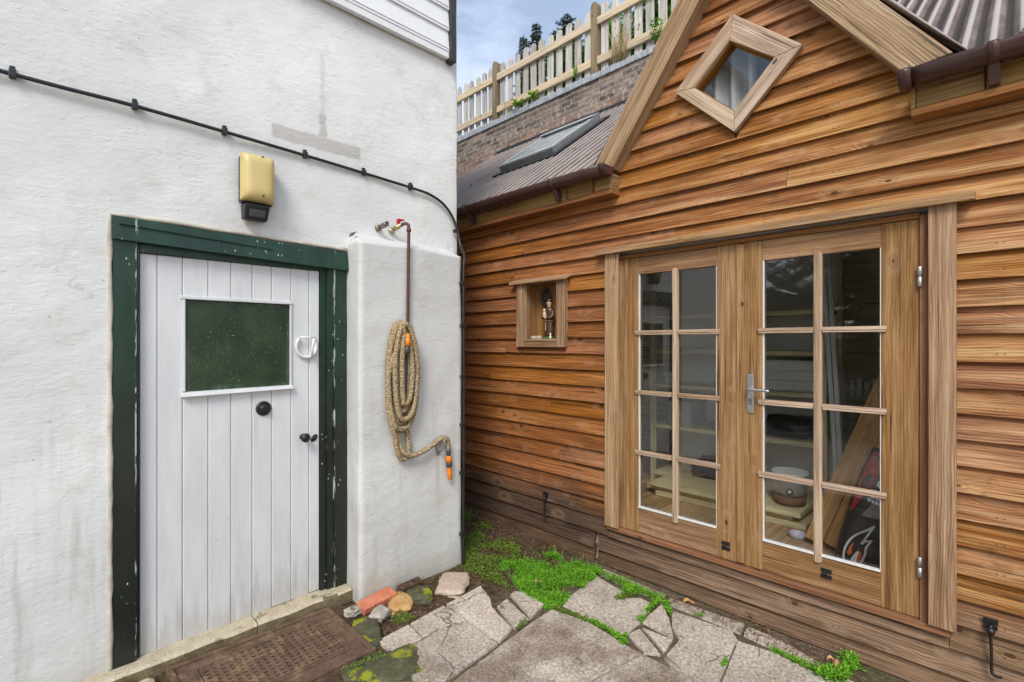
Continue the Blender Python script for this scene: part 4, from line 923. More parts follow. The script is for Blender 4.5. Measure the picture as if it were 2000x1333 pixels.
q = MB(); q.prism([(2.972, y, z) for y, z in Ic], (.004, 0, 0)); q.build('pane', 'glass', win)
q = MB(); q.grid(lambda a, b: (3.10+.035*math.sin(a*60)+.02*nz((a*9, b*4, 1), 1), a, b), fr(1.10, 1.72, .008), fr(2.72, 3.40, .03)); q.build('loft_cloth', 'greybox', win, solid=.003)
# bargeboards: front faces 0.11 m proud of the wall, apex out of frame
XB0, XB1 = 2.868, 2.975
apI, apO = (YC, 3.885), (YC, 4.135)
for s_, (i0, o0) in ((1, ((1.958, 2.785), (2.112, 2.832))), (-1, ((.392, 2.835), (.214, 2.852)))):
    q = MB(); i0, o0 = V(i0), V(o0); ai, ao = V(apI), V(apO)
    ai.x += .001*s_; ao.x += .001*s_
    q.hexa([(XB0, *i0), (XB1+.03, *i0), (XB1+.03, *o0), (XB0, *o0), (XB0, *ai), (XB1+.03, *ai), (XB1+.03, *ao), (XB0, *ao)], along=2)
    q.build('bargeboard', 'barge', shed, bevel=.004)
# little gable roof running back to the main slope
sl = .7277
def zr(x): return 2.775+(x-2.85)*sl
for s_, (ye, ze) in ((1, (2.16, 2.835)), (-1, (.165, 2.86))):
    q = MB(); zt = 4.165
    def gf(u, v):
        y = ye+(YC-ye)*v; z = ze+(zt-ze)*v; xe = max(2.90, 2.85+(z-2.775)/sl); x = 2.90+(xe-2.90+.05)*u if xe > 2.9 else 2.9+.02*u; ax = x
        k = .016*math.sin(2*math.pi*ax/.095); return (x, y+k*.8*s_, z+k*.6)
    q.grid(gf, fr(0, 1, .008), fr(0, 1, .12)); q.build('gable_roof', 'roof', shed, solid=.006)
# main corrugated roof
def rof(y, x): return (x, y, zr(x)+.0185*math.cos(2*math.pi*y/.095)+.004*nz((x, y, 3), 1.1))
q = MB(); xs = fr(2.80, 3.86, .11)+fr(3.86, 4.50, .11)[1:]+fr(4.50, 5.19, .11)[1:]
def under(y, x):
    t = (x-2.88)/(4.76-2.88)
    return .235+(YC-.235)*t+.05 < y < 2.09+(YC-2.09)*t-.05
q.grid(rof, fr(-2.1, 5.6, .095/8), xs, skip=lambda y, x: (3.34 < y < 3.98 and 3.86 < x < 4.50) or under(y, x))
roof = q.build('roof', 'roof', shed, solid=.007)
for k in range(9):
    for x in (2.98, 3.7, 4.5):
        for (a, b) in ((2.19, 1), (-1.9, 1)):
            y = round((a+k*.38)/.095)*.095
            if (a > 0 and (y > 5.4 or (3.2 < y < 4.1 and 3.6 < x < 4.7))) or (a < 0 and y > .25): continue
            z = zr(x)+.024; q = MB(); q.lathe([(.016, -.004), (.014, .006), (.007, .008), (.005, .016), (0, .018)], (x, y, z), (-.59, 0, .81), 8); q.build('roof_fixing', 'grime', roof)
q = MB(); q.grid(lambda y, t: (5.19-.10*t, y, zr(5.19-.1*t)+.030-.008*t+.02*nz((y*3, t*2, 1), 2)+.012*math.cos(2*math.pi*y/.095)*t), fr(2.3, 5.6, .03), fr(0, 1, .2)); q.grid(lambda y, t: (5.145, y, 4.45+.05*t+.012*nz((y, t, 0), 4)), fr(2.3, 5.6, .05), [0, 1]); q.build('lead_flashing', 'seal', shed, solid=.004)
# skylight
P = lambda x, y, h_: (x-.59*h_, y, zr(x)+.81*h_)
def fbar(a, b, c_, d, h0, h1, mb):   # x0 x1 y0 y1 slab on the roof slope
    mb.hexa([P(a, c_, h0), P(b, c_, h0), P(b, d, h0), P(a, d, h0), P(a, c_, h1), P(b, c_, h1), P(b, d, h1), P(a, d, h1)])
q = MB(); fbar(3.80, 3.86, 3.27, 4.05, .01, .085, q); fbar(4.50, 4.60, 3.27, 4.05, .01, .115, q); fbar(3.86, 4.50, 3.27, 3.335, .01, .090, q); fbar(3.86, 4.50, 3.985, 4.05, .01, .090, q)
skl = q.build('skylight', 'skyframe', shed, bevel=.008)
q = MB(); fbar(3.86, 4.50, 3.335, 3.985, .082, .087, q); q.build('pane', 'skyglass', skl)
q = MB(); fbar(3.81, 3.85, 3.265, 4.055, .086, .094, q); fbar(3.86, 4.50, 3.285, 3.33, .0905, .097, q); fbar(3.86, 4.50, 3.99, 4.04, .0905, .097, q); fbar(4.47, 4.52, 3.28, 4.04, .116, .122, q); q.build('edge_trim', 'paletrim', skl, bevel=.002)
q = MB(); fbar(3.72, 3.80, 3.22, 4.10, .018, .032, q); fbar(3.72, 4.66, 3.20, 3.268, .022, .034, q); q.build('skylight_flashing', 'blacktrim', skl)
# gutters with brackets
def gutter(ya, yb, open_end):
    q = MB(); R_ = .056; n = 14
    def gf(y, a): return (2.800-R_*math.cos(a), y, 2.785-R_*math.sin(a))
    q.grid(gf, fr(ya, yb, .3), fr(-.10, math.pi+.1, .2))
    o = q.build('gutter', 'gutter', shed, solid=.004)
    return o
def bracket(y, g_):
    q = MB(); q.grid(lambda yy, a: (2.800-.0595*math.cos(a), yy, 2.785-.0595*math.sin(a)), [y-.018, y+.018], fr(-.2, math.pi+.2, .2)); q.build('gutter_bracket', 'gutter', g_, solid=.004)
    q = MB(); q.hexa([(2.835, y-.018, 2.655), (2.862, y-.018, 2.655), (2.862, y+.018, 2.655), (2.835, y+.018, 2.655), (2.80, y-.018, 2.727), (2.862, y-.018, 2.727), (2.862, y+.018, 2.727), (2.80, y+.018, 2.727)]); q.build('bracket_leg', 'gutter', g_, bevel=.002)
def stop(y, g_, sgn):
    q = MB(); pts = [(2.800-.0615*math.cos(a), y, 2.787-.0615*math.sin(a)) for a in fr(0, math.pi, .2)]; q.prism(pts, (0, .012*sgn, 0)); q.build('gutter_end_cap', 'gutter', g_, bevel=.002)
    q = MB(); q.grid(lambda yy, a: (2.800-.061*math.cos(a), yy, 2.786-.061*math.sin(a)), [y, y+.045*sgn], fr(-.1, math.pi+.1, .2)); q.build('gutter_collar', 'gutter', g_, solid=.004)
gl_ = gutter(1.945, 5.6, 0); stop(1.94, gl_, 1); bracket(2.42, gl_); bracket(3.4, gl_)
gr_ = gutter(-2.1, .385, 0); stop(.388, gr_, -1); bracket(.085, gr_); bracket(-.8, gr_)
for (a, b, c_, d) in ((1.962, 5.5, 2.125, 2.37), (-2.05, .358, .115, .30)):
    q = MB(); q.box(2.862, 2.972, a, b, 2.618, 2.652); q.box(2.885, 2.972, a+.018 if a > 0 else a, b if a > 0 else b-.018, 2.652, 2.76); o = q.build('eaves_timber', 'soffit', shed, bevel=.004)
    q = MB()
    if a > 0: q.box(2.862, 2.972, a-.0, a+.0175, 2.6525, 2.758); q.box(2.863, 2.884, a+.02, 2.10, 2.654, 2.755); q.box(2.868, 2.884, 2.125, 2.34, 2.654, 2.757); q.box(2.872, 2.884, 2.37, 5.5, 2.654, 2.75)
    else: q.box(2.862, 2.972, b-.0175, b, 2.6525, 2.758); q.box(2.866, 2.884, .115, b-.02, 2.654, 2.757); q.box(2.872, 2.884, -2.0, .11, 2.654, 2.75)
    q.build('eaves_block', 'eave', o, bevel=.002)

# wall shrine with its statue
sh = thing('wall_shrine', (2.95, 2.69, 1.57), 'little roofed wooden shrine box let into the boarded wall left of the doors', 'shrine')
q = MB(); XA = 2.928
q.box(XA, 2.97, 2.425, 2.512, 1.566, 2.085); q.box(XA, 2.97, 2.862, 2.948, 1.566, 2.085); q.box(XA+.001, 2.968, 2.512, 2.862, 1.566, 1.612); q.box(XA-.004, XA+.03, 2.512, 2.862, 1.612, 1.632); q.build('frame', 'trim', sh, bevel=.003)
q = MB(); q.hexa([(2.895, 2.385, 2.078), (2.98, 2.385, 2.112), (2.98, 3.0, 2.112), (2.895, 3.0, 2.078), (2.895, 2.385, 2.096), (2.98, 2.385, 2.132), (2.98, 3.0, 2.132), (2.895, 3.0, 2.096)]); q.build('roof_board', 'trim', sh, bevel=.003)
q = MB(); q.box(3.085, 3.10, 2.49, 2.882, 1.60, 2.09); q.box(2.955, 3.085, 2.49, 2.508, 1.60, 2.09); q.box(2.955, 3.085, 2.864, 2.882, 1.60, 2.09); q.box(2.955, 3.085, 2.508, 2.864, 1.60, 1.628); q.box(2.955, 3.085, 2.508, 2.864, 2.075, 2.09); q.box(3.075, 3.086, 2.63, 2.705, 1.63, 2.07); q.build('inner_box', 'niche', sh)
pq = thing('wall_plaque', (3.078, 2.745, 1.98), 'round dark carved plaque fixed inside the shrine above the statue', 'plaque')
q = MB(); pq_pts = [(3.072, 2.745+.052*math.cos(a), 1.975+.062*math.sin(a)) for a in fr(0, 2*math.pi, .25)[:-1]]
q.tube(pq_pts, .012, 8, closed=True); q.build('wreath', 'plaque', pq)
q = MB(); q.lathe([(.052, 0), (.05, .008), (.03, .014), (0, .016)], (3.085, 2.745, 1.975), (-1, 0, 0), 20, squash=(1.15, 1)); q.lathe([(.02, 0), (.018, .01), (0, .012)], (3.076, 2.745, 1.905), (-1, 0, 0), 12, squash=(1, 1.6)); q.build('relief', 'plaque', pq)
st = thing('statue', (3.01, 2.655, 1.63), 'small glazed statue of a brown robed friar holding a child, standing in the shrine', 'statue')
SX, SY, SZ = 3.012, 2.655, 1.634
q = MB(); q.lathe([(.048, 0), (.05, .006), (.045, .014)], (SX, SY, SZ), (0, 0, 1), 20, squash=(.85, 1.2)); q.build('base', 'grassbase', st)
prof = [(.040, .013), (.041, .04), (.037, .09), (.034, .13), (.033, .155), (.037, .185), (.042, .21), (.040, .232), (.028, .248), (.016, .254), (.013, .258), (.014, .262), (.0195, .272), (.021, .285), (.0195, .297), (.013, .308), (.004, .312)]
q = MB(); n = 22; vs_ = []
for (r_, h_) in prof:
    for k in range(n):
        a = 2*math.pi*k/n; fold = 1+(.07*math.sin(a*7+h_*9) if h_ < .17 else 0); sq = .74 if h_ < .25 else 1
        vs_.append((SX+math.cos(a)*r_*fold*sq, SY+math.sin(a)*r_*fold, SZ+h_))
fs = []
for i in range(len(prof)-1):
    for k in range(n): l = (k+1) % n; fs.append((i*n+k, i*n+l, (i+1)*n+l, (i+1)*n+k))
q.add(vs_, fs+[tuple(range(n))[::-1]], None, None, True)
q.mi = [0 if f[0]//n < 9 else 1 for f in q.f]
for sg in (1, -1):
    q.m = 0; q.tube(smooth([(SX, SY+.036*sg, SZ+.222), (SX-.012, SY+.048*sg, SZ+.19), (SX-.030, SY+.036*sg, SZ+.165), (SX-.044, SY+.010*sg, SZ+.172)], 4), .014, 8, rad=[.015]*9+[.013, .012, .011, .010]); q.m = 1; q.tube([(SX-.044, SY+.010*sg, SZ+.172), (SX-.052, SY+.0*sg, SZ+.176)], .008, 6)
q.m = 1; q.lathe([(.003, 0), (.005, .004), (.003, .008)], (SX-.020, SY, SZ+.282), (-1, 0, 0), 8)
q.build('body', ['robe', 'skin'], st)
q = MB(); q.tube([(SX-.0195*math.cos(a)*.95, SY+.0205*math.sin(a), SZ+.297+.003*math.cos(a)) for a in fr(0, 2*math.pi, .35)[:-1]], .0062, 6, closed=True); q.tube([(SX+.012, SY+.016*math.sin(a), SZ+.285+.01*math.cos(a)) for a in fr(0, 2*math.pi, .5)[:-1]], .009, 6, closed=True); q.build('hair', 'hair', st)
q = MB(); q.lathe([(.010, 0), (.017, .012), (.016, .035), (.010, .046), (.008, .048), (.0115, .056), (.012, .064), (.007, .073), (0, .075)], (SX-.048, SY+.006, SZ+.165), (.05, .1, 1), 14); q.tube(smooth([(SX-.05, SY+.012, SZ+.175), (SX-.062, SY-.004, SZ+.168), (SX-.060, SY-.02, SZ+.160)], 4), .007, 7); q.build('child', 'cream', st)
q = MB(); q.tube([(SX-.030*math.cos(a)-.001, SY+.0375*math.sin(a), SZ+.142) for a in fr(0, 2*math.pi, .3)[:-1]], .0032, 6, closed=True); q.tube(smooth([(SX-.031, SY+.006, SZ+.142), (SX-.034, SY+.010, SZ+.10), (SX-.036, SY+.008, SZ+.06)], 4), .003, 6); q.build('rope_belt', 'cream', st)
rock('pebble', 'palestone', (2.985, 2.795, 1.640), (.020, .028, .016), .2, 'round cream pebble at the far left of the shrine floor', 'pebble', None, 21, .4)
rock('pebble', 'palestone', (2.985, 2.742, 1.640), (.018, .026, .017), .8, 'cream pebble on the shrine floor beside the statue base', 'pebble', None, 22, .4)
rock('pebble', 'palestone', (2.995, 2.535, 1.638), (.018, .022, .014), .4, 'pebble in the right corner of the shrine floor', 'pebble', None, 23, .5)
fg = thing('figurine', (2.965, 2.602, 1.63), 'tiny white and black figurine standing at the statue foot', 'figurine')
q = MB(); q.lathe([(.009, 0), (.010, .012), (.0075, .025), (.005, .030), (.0065, .037), (.005, .044), (0, .046)], (2.968, 2.604, 1.632), (0, 0, 1), 12); q.build('body', 'bagwhite', fg)
q = MB(); q.lathe([(.0078, .017), (.0085, .021), (.0078, .025)], (2.968, 2.604, 1.632), (0, 0, 1), 12); q.build('collar', 'hair', fg)

# ------------------------------------------------------------------ things kept in the shed
su = thing('shelf_unit', (4.5, 1.75, .3), 'tall pale pine shelf unit seen through the door glass', 'shelves')
YA, YB = 1.02, 2.48
for z in (.40, .84, 1.215, 1.535, 1.85):
    q = MB(); q.box(4.28, 4.75, YA+.036, YB-.036, z-.022, z); q.box(4.262, 4.28, YA+.036, YB-.036, z-.035, z); q.build('shelf', 'shelf', su, bevel=.002)
for y in (YA, YB-.035):
    for x in (4.262, 4.70): q = MB(); q.box(x, x+.05, y, y+.035, .30, 2.35); q.build('upright', 'shelf', su, bevel=.002)
q = MB(); q.box(4.752, 4.765, YA, YB, .32, 2.35); q.build('back_panel', 'bagwhite', su)
def crate(name, mat, b, lab, cat, extra=None, rz=0):
    x0, x1, y0, y1, z0, z1 = b; t = thing(name, ((x0+x1)/2, (y0+y1)/2, z0), lab, cat)
    q = MB(); q.box(x0, x1, y0, y1, z0, z1); o = q.build('box_body', mat, t, bevel=.004)
    q = MB(); q.box(x0-.006, x1+.006, y0-.006, y1+.006, z1-.03, z1+.006); q.build('lid', mat, t, bevel=.003)
    return t
t = crate('file_box', 'greybox', (4.30, 4.62, 2.10, 2.32, .842, 1.06), 'grey cardboard file box with a label frame on the third shelf', 'box')
q = MB(); q.box(4.295, 4.30, 2.16, 2.26, .92, .965); q.build('label_card', 'paper', t)
t = crate('storage_box', 'paper', (4.30, 4.58, 1.50, 1.70, 1.217, 1.36), 'small white carton above the magazines behind the left door', 'box')
mg = thing('magazine_stack', (4.42, 1.75, .842), 'stack of pale magazines on the third shelf behind the left door', 'magazines')
for k in range(9):
    q = MB(); a = random.uniform(-.05, .05); q.box(4.29, 4.51, 1.57, 1.87, .843+k*.017, .8585+k*.017, rot=(Matrix.Rotation(a, 3, 'Z'), (4.4, 1.72, .8))); q.build('magazine', 'paper', mg)
t = thing('paper_heap', (4.45, 1.8, 1.537), 'loose heap of pale papers on the second shelf from the top', 'papers')
for k in range(5):
    q = MB(); q.box(4.30+random.uniform(0, .1), 4.6, 1.55+random.uniform(0, .1), 1.95+random.uniform(-.1, .1), 1.537+k*.012, 1.545+k*.012, rot=(Matrix.Rotation(random.uniform(-.3, .3), 3, 'Z'), (4.45, 1.75, 1.5))); q.build('sheet', 'paper', t)
o = rock('bag', 'darkbag', (4.48, 1.85, .47), (.17, .28, .09), .1, 'crumpled dark bag on the lowest shelf behind the left door', 'bag', None, 31, .6)
o = rock('bag', 'darkbag', (4.48, 1.30, .92), (.15, .22, .09), .1, 'dark round bundle on the third shelf behind the right door', 'bundle', None, 33, .5)
t = crate('tin', 'whiteplastic', (4.33, 4.40, 2.30, 2.37, 1.217, 1.32), 'small white tin on the shelf at the left edge of the left door', 'tin')
dr = thing('drawer_chest', (4.5, 1.35, 1.217), 'pale grey chest of shallow drawers on the shelf behind the right door', 'drawers')
q = MB(); q.box(4.33, 4.70, 1.08, 1.48, 1.218, 1.46); q.build('carcass', 'drawer', dr, bevel=.003)
for k in range(3): q = MB(); q.box(4.315, 4.33, 1.09, 1.47, 1.23+k*.076, 1.298+k*.076); q.build('drawer', 'drawer', dr, bevel=.004)
pp = thing('plank_stack', (4.05, 1.4, .3), 'low stack of pale planks on the shed floor under the bucket', 'planks')
for k, (dx, dy) in enumerate(((0, 0), (.03, .1), (-.02, .03))): q = MB(); q.box(3.86+dx, 4.22+dx, 1.05+dy, 2.2+dy, .302+k*.041, .341+k*.041); q.build('plank', 'shelf', pp, bevel=.003)
bk = thing('bucket', (4.02, 1.20, .425), 'white plastic tub with a brown lower band behind the leaning boards', 'bucket')
q = MB(); q.lathe([(.098, .0), (.115, .21), (.121, .212), (.122, .232), (.116, .235), (.10, .02), (0, .02)], (4.02, 1.20, .428), (0, 0, 1), 32); bo = q.build('tub', 'whiteplastic', bk)
q = MB(); q.lathe([(.0995, .002), (.1085, .068), (.1095, .070), (.1005, .0)], (4.02, 1.20, .428), (0, 0, 1), 32); q.build('band', 'cardboard', bo)
d = V((-1, -.28, 0)).normalized(); q = MB(); c0 = V((4.02, 1.20, .535))+d*.1092
q.lathe([(.022, 0), (.022, .002), (.0, .002)], c0, d, 20); q.build('round_mark', 'black', bo)
q = MB(); q.lathe([(.012, .0022), (.012, .003), (.007, .003), (.007, .0022)], c0, d, 16); q.build('mark_ring', 'bagwhite', bo)
rg = thing('tub_lid', (3.70, 1.02, .3), 'pale lilac plastic ring lying on the shed floor by the foot of the boards', 'lid')
q = MB(); q.lathe([(.052, 0), (.055, .03), (.05, .034), (.047, .03), (.047, .002)], (3.70, 1.055, .301), (0, 0, 1), 28); q.build('ring', 'lilac', rg)
for k, (yb, zb_, yt, zt, x, w_, lab) in enumerate((
    (.945, .305, .34, 2.00, 3.62, .095, 'leftmost and palest brown board leaning behind the right door'),
    (.885, .305, .32, 1.98, 3.655, .07, 'second board from the left of the leaning bundle behind the right door'),
    (.825, .304, .295, 1.95, 3.60, .095, 'widest dark board in the middle of the leaning bundle'),
    (.785, .304, .28, 1.93, 3.63, .07, 'fourth board from the left of the leaning bundle'),
    (.765, .304, .265, 1.90, 3.665, .06, 'rightmost board of the leaning bundle, beside the charcoal sack'))):
    q = MB(); q.bar((x, yb, zb_+.03), (x+.05, yt, zt), w_, .022, up=(-1, 0, .0)); o = q.build('timber_board', 'lean', None, bevel=.002); tag(o, lab, 'board', 'brown boards leaning behind the right door')
for k, (y0, y1, lab) in enumerate(((.975, 1.02, 'slim white strip leaning nearest the shelf upright'), (.945, .985, 'slim white strip leaning just right of its twin by the shelf upright'))):
    q = MB(); q.bar((4.05, y0-.08, .305), (4.14, y1, 2.25), .028, .012, up=(-1, 0, 0)); o = q.build('trim_strip', 'whiteplastic', None, bevel=.002); tag(o, lab, 'strip', 'white trim strips leaning in the shed')

# charcoal sack
sk = thing('charcoal_sack', (3.42, .48, .3), 'black plastic charcoal sack printed with a white flame and red corner', 'sack')
# local frame: a = across (towards -Y), b = up, n = out of the front
ct_ = V((3.33, .57, .302)); A = V((.10, -1, 0)).normalized(); B = V((.12, -.235, .97)).normalized(); Nn = A.cross(B).normalized()*-1
if Nn.x > 0: Nn = -Nn
SWd, SHt = .50, .74
def front(a, b):
    e = (1-abs(2*a-1)**4)*(1-abs(2*b-1)**5); crn = .010*nz((a*6, b*9, 1), 1)+.005*nz((a*17, b*21, 4), 1)
    wv = 1-.10*(abs(2*b-1)**3)
    return ct_+A*((a-.5)*SWd*wv+.03)+B*(b*SHt)+Nn*(.075*max(e, 0)**.6+crn*min(1, e*3))
def back(a, b): e = (1-abs(2*a-1)**4)*(1-abs(2*b-1)**5); return ct_+A*((a-.5)*SWd*(1-.10*(abs(2*b-1)**3))+.03)+B*(b*SHt)-Nn*(.06*max(e, 0)**.6)
q = MB(); g_ = fr(0, 1, .03); q.grid(front, g_, g_); q.grid(back, g_, g_); q.build('sack_body', 'bagblack', sk)
def on(a, b, h_=.003): return front(a, b)+Nn*h_
def decal(mb, poly, h_):
    """a printed shape laid on the sack: a thin skin that follows its surface"""
    from mathutils.geometry import tessellate_polygon
    P2 = [V((a, b, 0)) for a, b in poly]; tris = [[P2[i] for i in t] for t in tessellate_polygon([P2])]
    for _ in range(3):
        out = []
        for t in tris:
            l = [(t[1]-t[0]).length, (t[2]-t[1]).length, (t[0]-t[2]).length]; k = l.index(max(l))
            if l[k] < .05: out.append(t); continue
            a, b, c_ = t[k], t[(k+1) % 3], t[(k+2) % 3]; m_ = (a+b)/2; out += [[a, m_, c_], [m_, b, c_]]
        tris = out
    for t in tris:
        vs_ = [on(p.x, p.y, h_) for p in t]; nrm = (vs_[1]-vs_[0]).cross(vs_[2]-vs_[0]); mb.add(vs_, [(0, 1, 2) if nrm.dot(Nn) > 0 else (2, 1, 0)], [[(0, 0)]*3], (.5, .5, .5), True)
def stroke(mb, pts, w_, h_, closed=False):
    P2 = smooth([(a, b, 0) for a, b in pts], 5, closed); asp = SWd/SHt
    for i in range(len(P2) if closed else len(P2)-1):
        a, b = P2[i], P2[(i+1) % len(P2)]; d_ = V(((b.x-a.x)*SWd, (b.y-a.y)*SHt, 0)).normalized(); n_ = V((-d_.y/SWd, d_.x/SHt, 0))*(w_/2)
        ex = V((d_.x/SWd, d_.y/SHt, 0))*w_*.2
        decal(mb, [((a-n_-ex).x, (a-n_-ex).y), ((b-n_+ex).x, (b-n_+ex).y), ((b+n_+ex).x, (b+n_+ex).y), ((a+n_-ex).x, (a+n_-ex).y)], h_)
# outline of the flame, taken in fractions of the sack
F = lambda l: [(.085+.275*u, .05+.37*v) for u, v in l]
fl_pts = [[(.28, .02), (.12, .12), (.02, .30), (.04, .50), (.16, .68), (.34, .80), (.56, .90), (.74, 1.0)], [(.74, 1.0), (.66, .86), (.58, .70), (.52, .60)], [(.52, .60), (.62, .66), (.80, .70)], [(.80, .70), (.70, .55), (.72, .40), (.66, .20), (.52, .07), (.36, .015)], [(.36, .015), (.44, .14), (.46, .30), (.47, .42)], [(.47, .42), (.36, .28), (.34, .14), (.28, .02)]]
q = MB()
for s_ in fl_pts: stroke(q, F(s_), .011, .0045)
q.build('flame_outline', 'bagwhite', sk)
q = MB(); decal(q, F([(.12, .36), (.16, .50), (.26, .60), (.25, .46), (.30, .38), (.20, .30)]), .0032); decal(q, F([(.44, .52), (.50, .40), (.48, .24), (.50, .12), (.62, .16), (.66, .28), (.60, .42), (.52, .44)]), .0032); q.build('flame_glow', 'bagorange', sk)
q = MB(); decal(q, [(0.03, .97), (0.03, .50), (.07, .54), (.15, .74), (.20, .97)], .0030); q.build('red_corner', 'bagred', sk)
q = MB(); decal(q, [(.24, .97), (.19, .80), (.38, .74), (.95, .60), (.95, .97)], .0026); q.build('black_title_band', 'bagblack', sk)
def sacktext(txt, a, b, size, ang, mat, name, shear=.2):
    cu = bpy.data.curves.new('lettering', 'FONT'); cu.body = txt; cu.size = size; cu.shear = shear; cu.offset = size*.022; cu.resolution_u = 3
    ob = bpy.data.objects.new('lettering', cu); COL.objects.link(ob); dg = bpy.context.evaluated_depsgraph_get(); dg.update()
    me = ob.evaluated_get(dg).to_mesh(); q = MB(); ca, sa = math.cos(ang), math.sin(ang)
    for p in me.polygons:
        vs_ = []
        for i in p.vertices:
            x, y = me.vertices[i].co.x, me.vertices[i].co.y; aa = a+(x*ca-y*sa)/SWd; bb = b+(x*sa+y*ca)/SHt; vs_.append(on(min(.99, aa), min(.99, bb), .0050))
        nrm = (vs_[1]-vs_[0]).cross(vs_[2]-vs_[0]); ids = list(range(len(vs_)))
        q.add(vs_, [ids if nrm.dot(Nn) > 0 else ids[::-1]], None, (.5, .5, .5))
    ob.evaluated_get(dg).to_mesh_clear(); bpy.data.objects.remove(ob); bpy.data.curves.remove(cu)
    q.build(name, mat, sk)
sacktext('CHAR', .165, .72, .085, -.26, 'bagwhite', 'lettering'); sacktext('OUR', .235, .825, .08, -.26, 'bagwhite', 'lettering')
q = MB(); rq = random.Random(3)
for k in range(3):                             # rows of small print too fine to read in the photograph
    x = .155
    while x < .40:
        wd = rq.uniform(.012, .035); y = .672-k*.036-(x-.155)*.18; decal(q, [(x, y), (x+wd, y-wd*.18), (x+wd+.004, y-wd*.18+.024), (x+.004, y+.024)], .0045); x += wd+.008
q.build('small_print', 'bagwhite', sk)
cr_ = rock('grey_sheet', 'greybox', (3.70, .33, 1.02), (.02, .12, .22), 0, 'grey flat sheet standing behind the charcoal sack', 'sheet', None, 41, 1.0)
#@@BACK
# ------------------------------------------------------------------ retaining wall and picket fence above the shed
bw = thing('retaining_wall', (5.28, 4, 0), 'old dark brick retaining wall with a blue grey coping behind the shed', 'wall')
q = MB(); q.box(5.15, 5.42, -4, 12, -.1, 4.903); q.build('brickwork', 'brick', bw)
q = MB(); y = -4
while y < 12: q.box(5.128+random.uniform(-.004, .004), 5.43, y, y+.0665, 4.905, 4.985+random.uniform(-.006, .006)); y += .0725
q.build('coping', 'coping', bw, bevel=.006)
fn = thing('picket_fence', (5.25, 4, 4.98), 'round topped picket fence with weathered pales and new pale rails on the brick wall', 'fence')
posts = [-1.75, .10, 1.95, 3.80, 5.66, 7.50, 9.35]
for y in posts:
    q = MB(); n = 10; prof_ = [(5.155, 4.93), (5.255, 4.93)]; w2 = .048
    poly = [(5.155, y-w2, 4.93), (5.155, y+w2, 4.93), (5.155, y+w2, 5.855)]+[(5.155, y+w2*math.cos(a), 5.855+w2*math.sin(a)) for a in fr(0, math.pi, .35)[1:-1]]+[(5.155, y-w2, 5.855)]
    q.prism(poly, (.10, 0, 0)); u = [[(b_, a_) for a_, b_ in f] for f in q.uv]; q.uv = u; q.build('post', 'post', fn, bevel=.004)
for y0, y1 in zip(posts[:-1], posts[1:]):
    for (z0, z1) in ((5.598, 5.692), (5.10, 5.198)):
        q = MB(); q.box(5.158, 5.198, y0+.050, y1-.050, z0+random.uniform(-.006, .006), z1); q.build('rail', 'rail', fn, bevel=.004)
    n = 11; st_ = (y1-y0-.10)/n
    for k in range(n):
        yc = y0+.05+st_*(k+.5)+random.uniform(-.006, .006); w2 = .052; zt = 5.80+random.uniform(-.018, .018); z0 = 5.0+random.uniform(0, .02); tl = random.uniform(-.011, .011)
        poly = [(5.202, yc-w2, z0), (5.202, yc+w2, z0), (5.202, yc+w2+tl, zt)]+[(5.202, yc+tl+w2*math.cos(a), zt+w2*1.15*math.sin(a)) for a in fr(0, math.pi, .4)[1:-1]]+[(5.202, yc-w2+tl, zt)]
        q = MB(); q.prism(poly, (.02, 0, 0)); q.uv = [[(b_, a_) for a_, b_ in f] for f in q.uv]; q.build('picket', 'picket', fn, bevel=.002, seg=1)

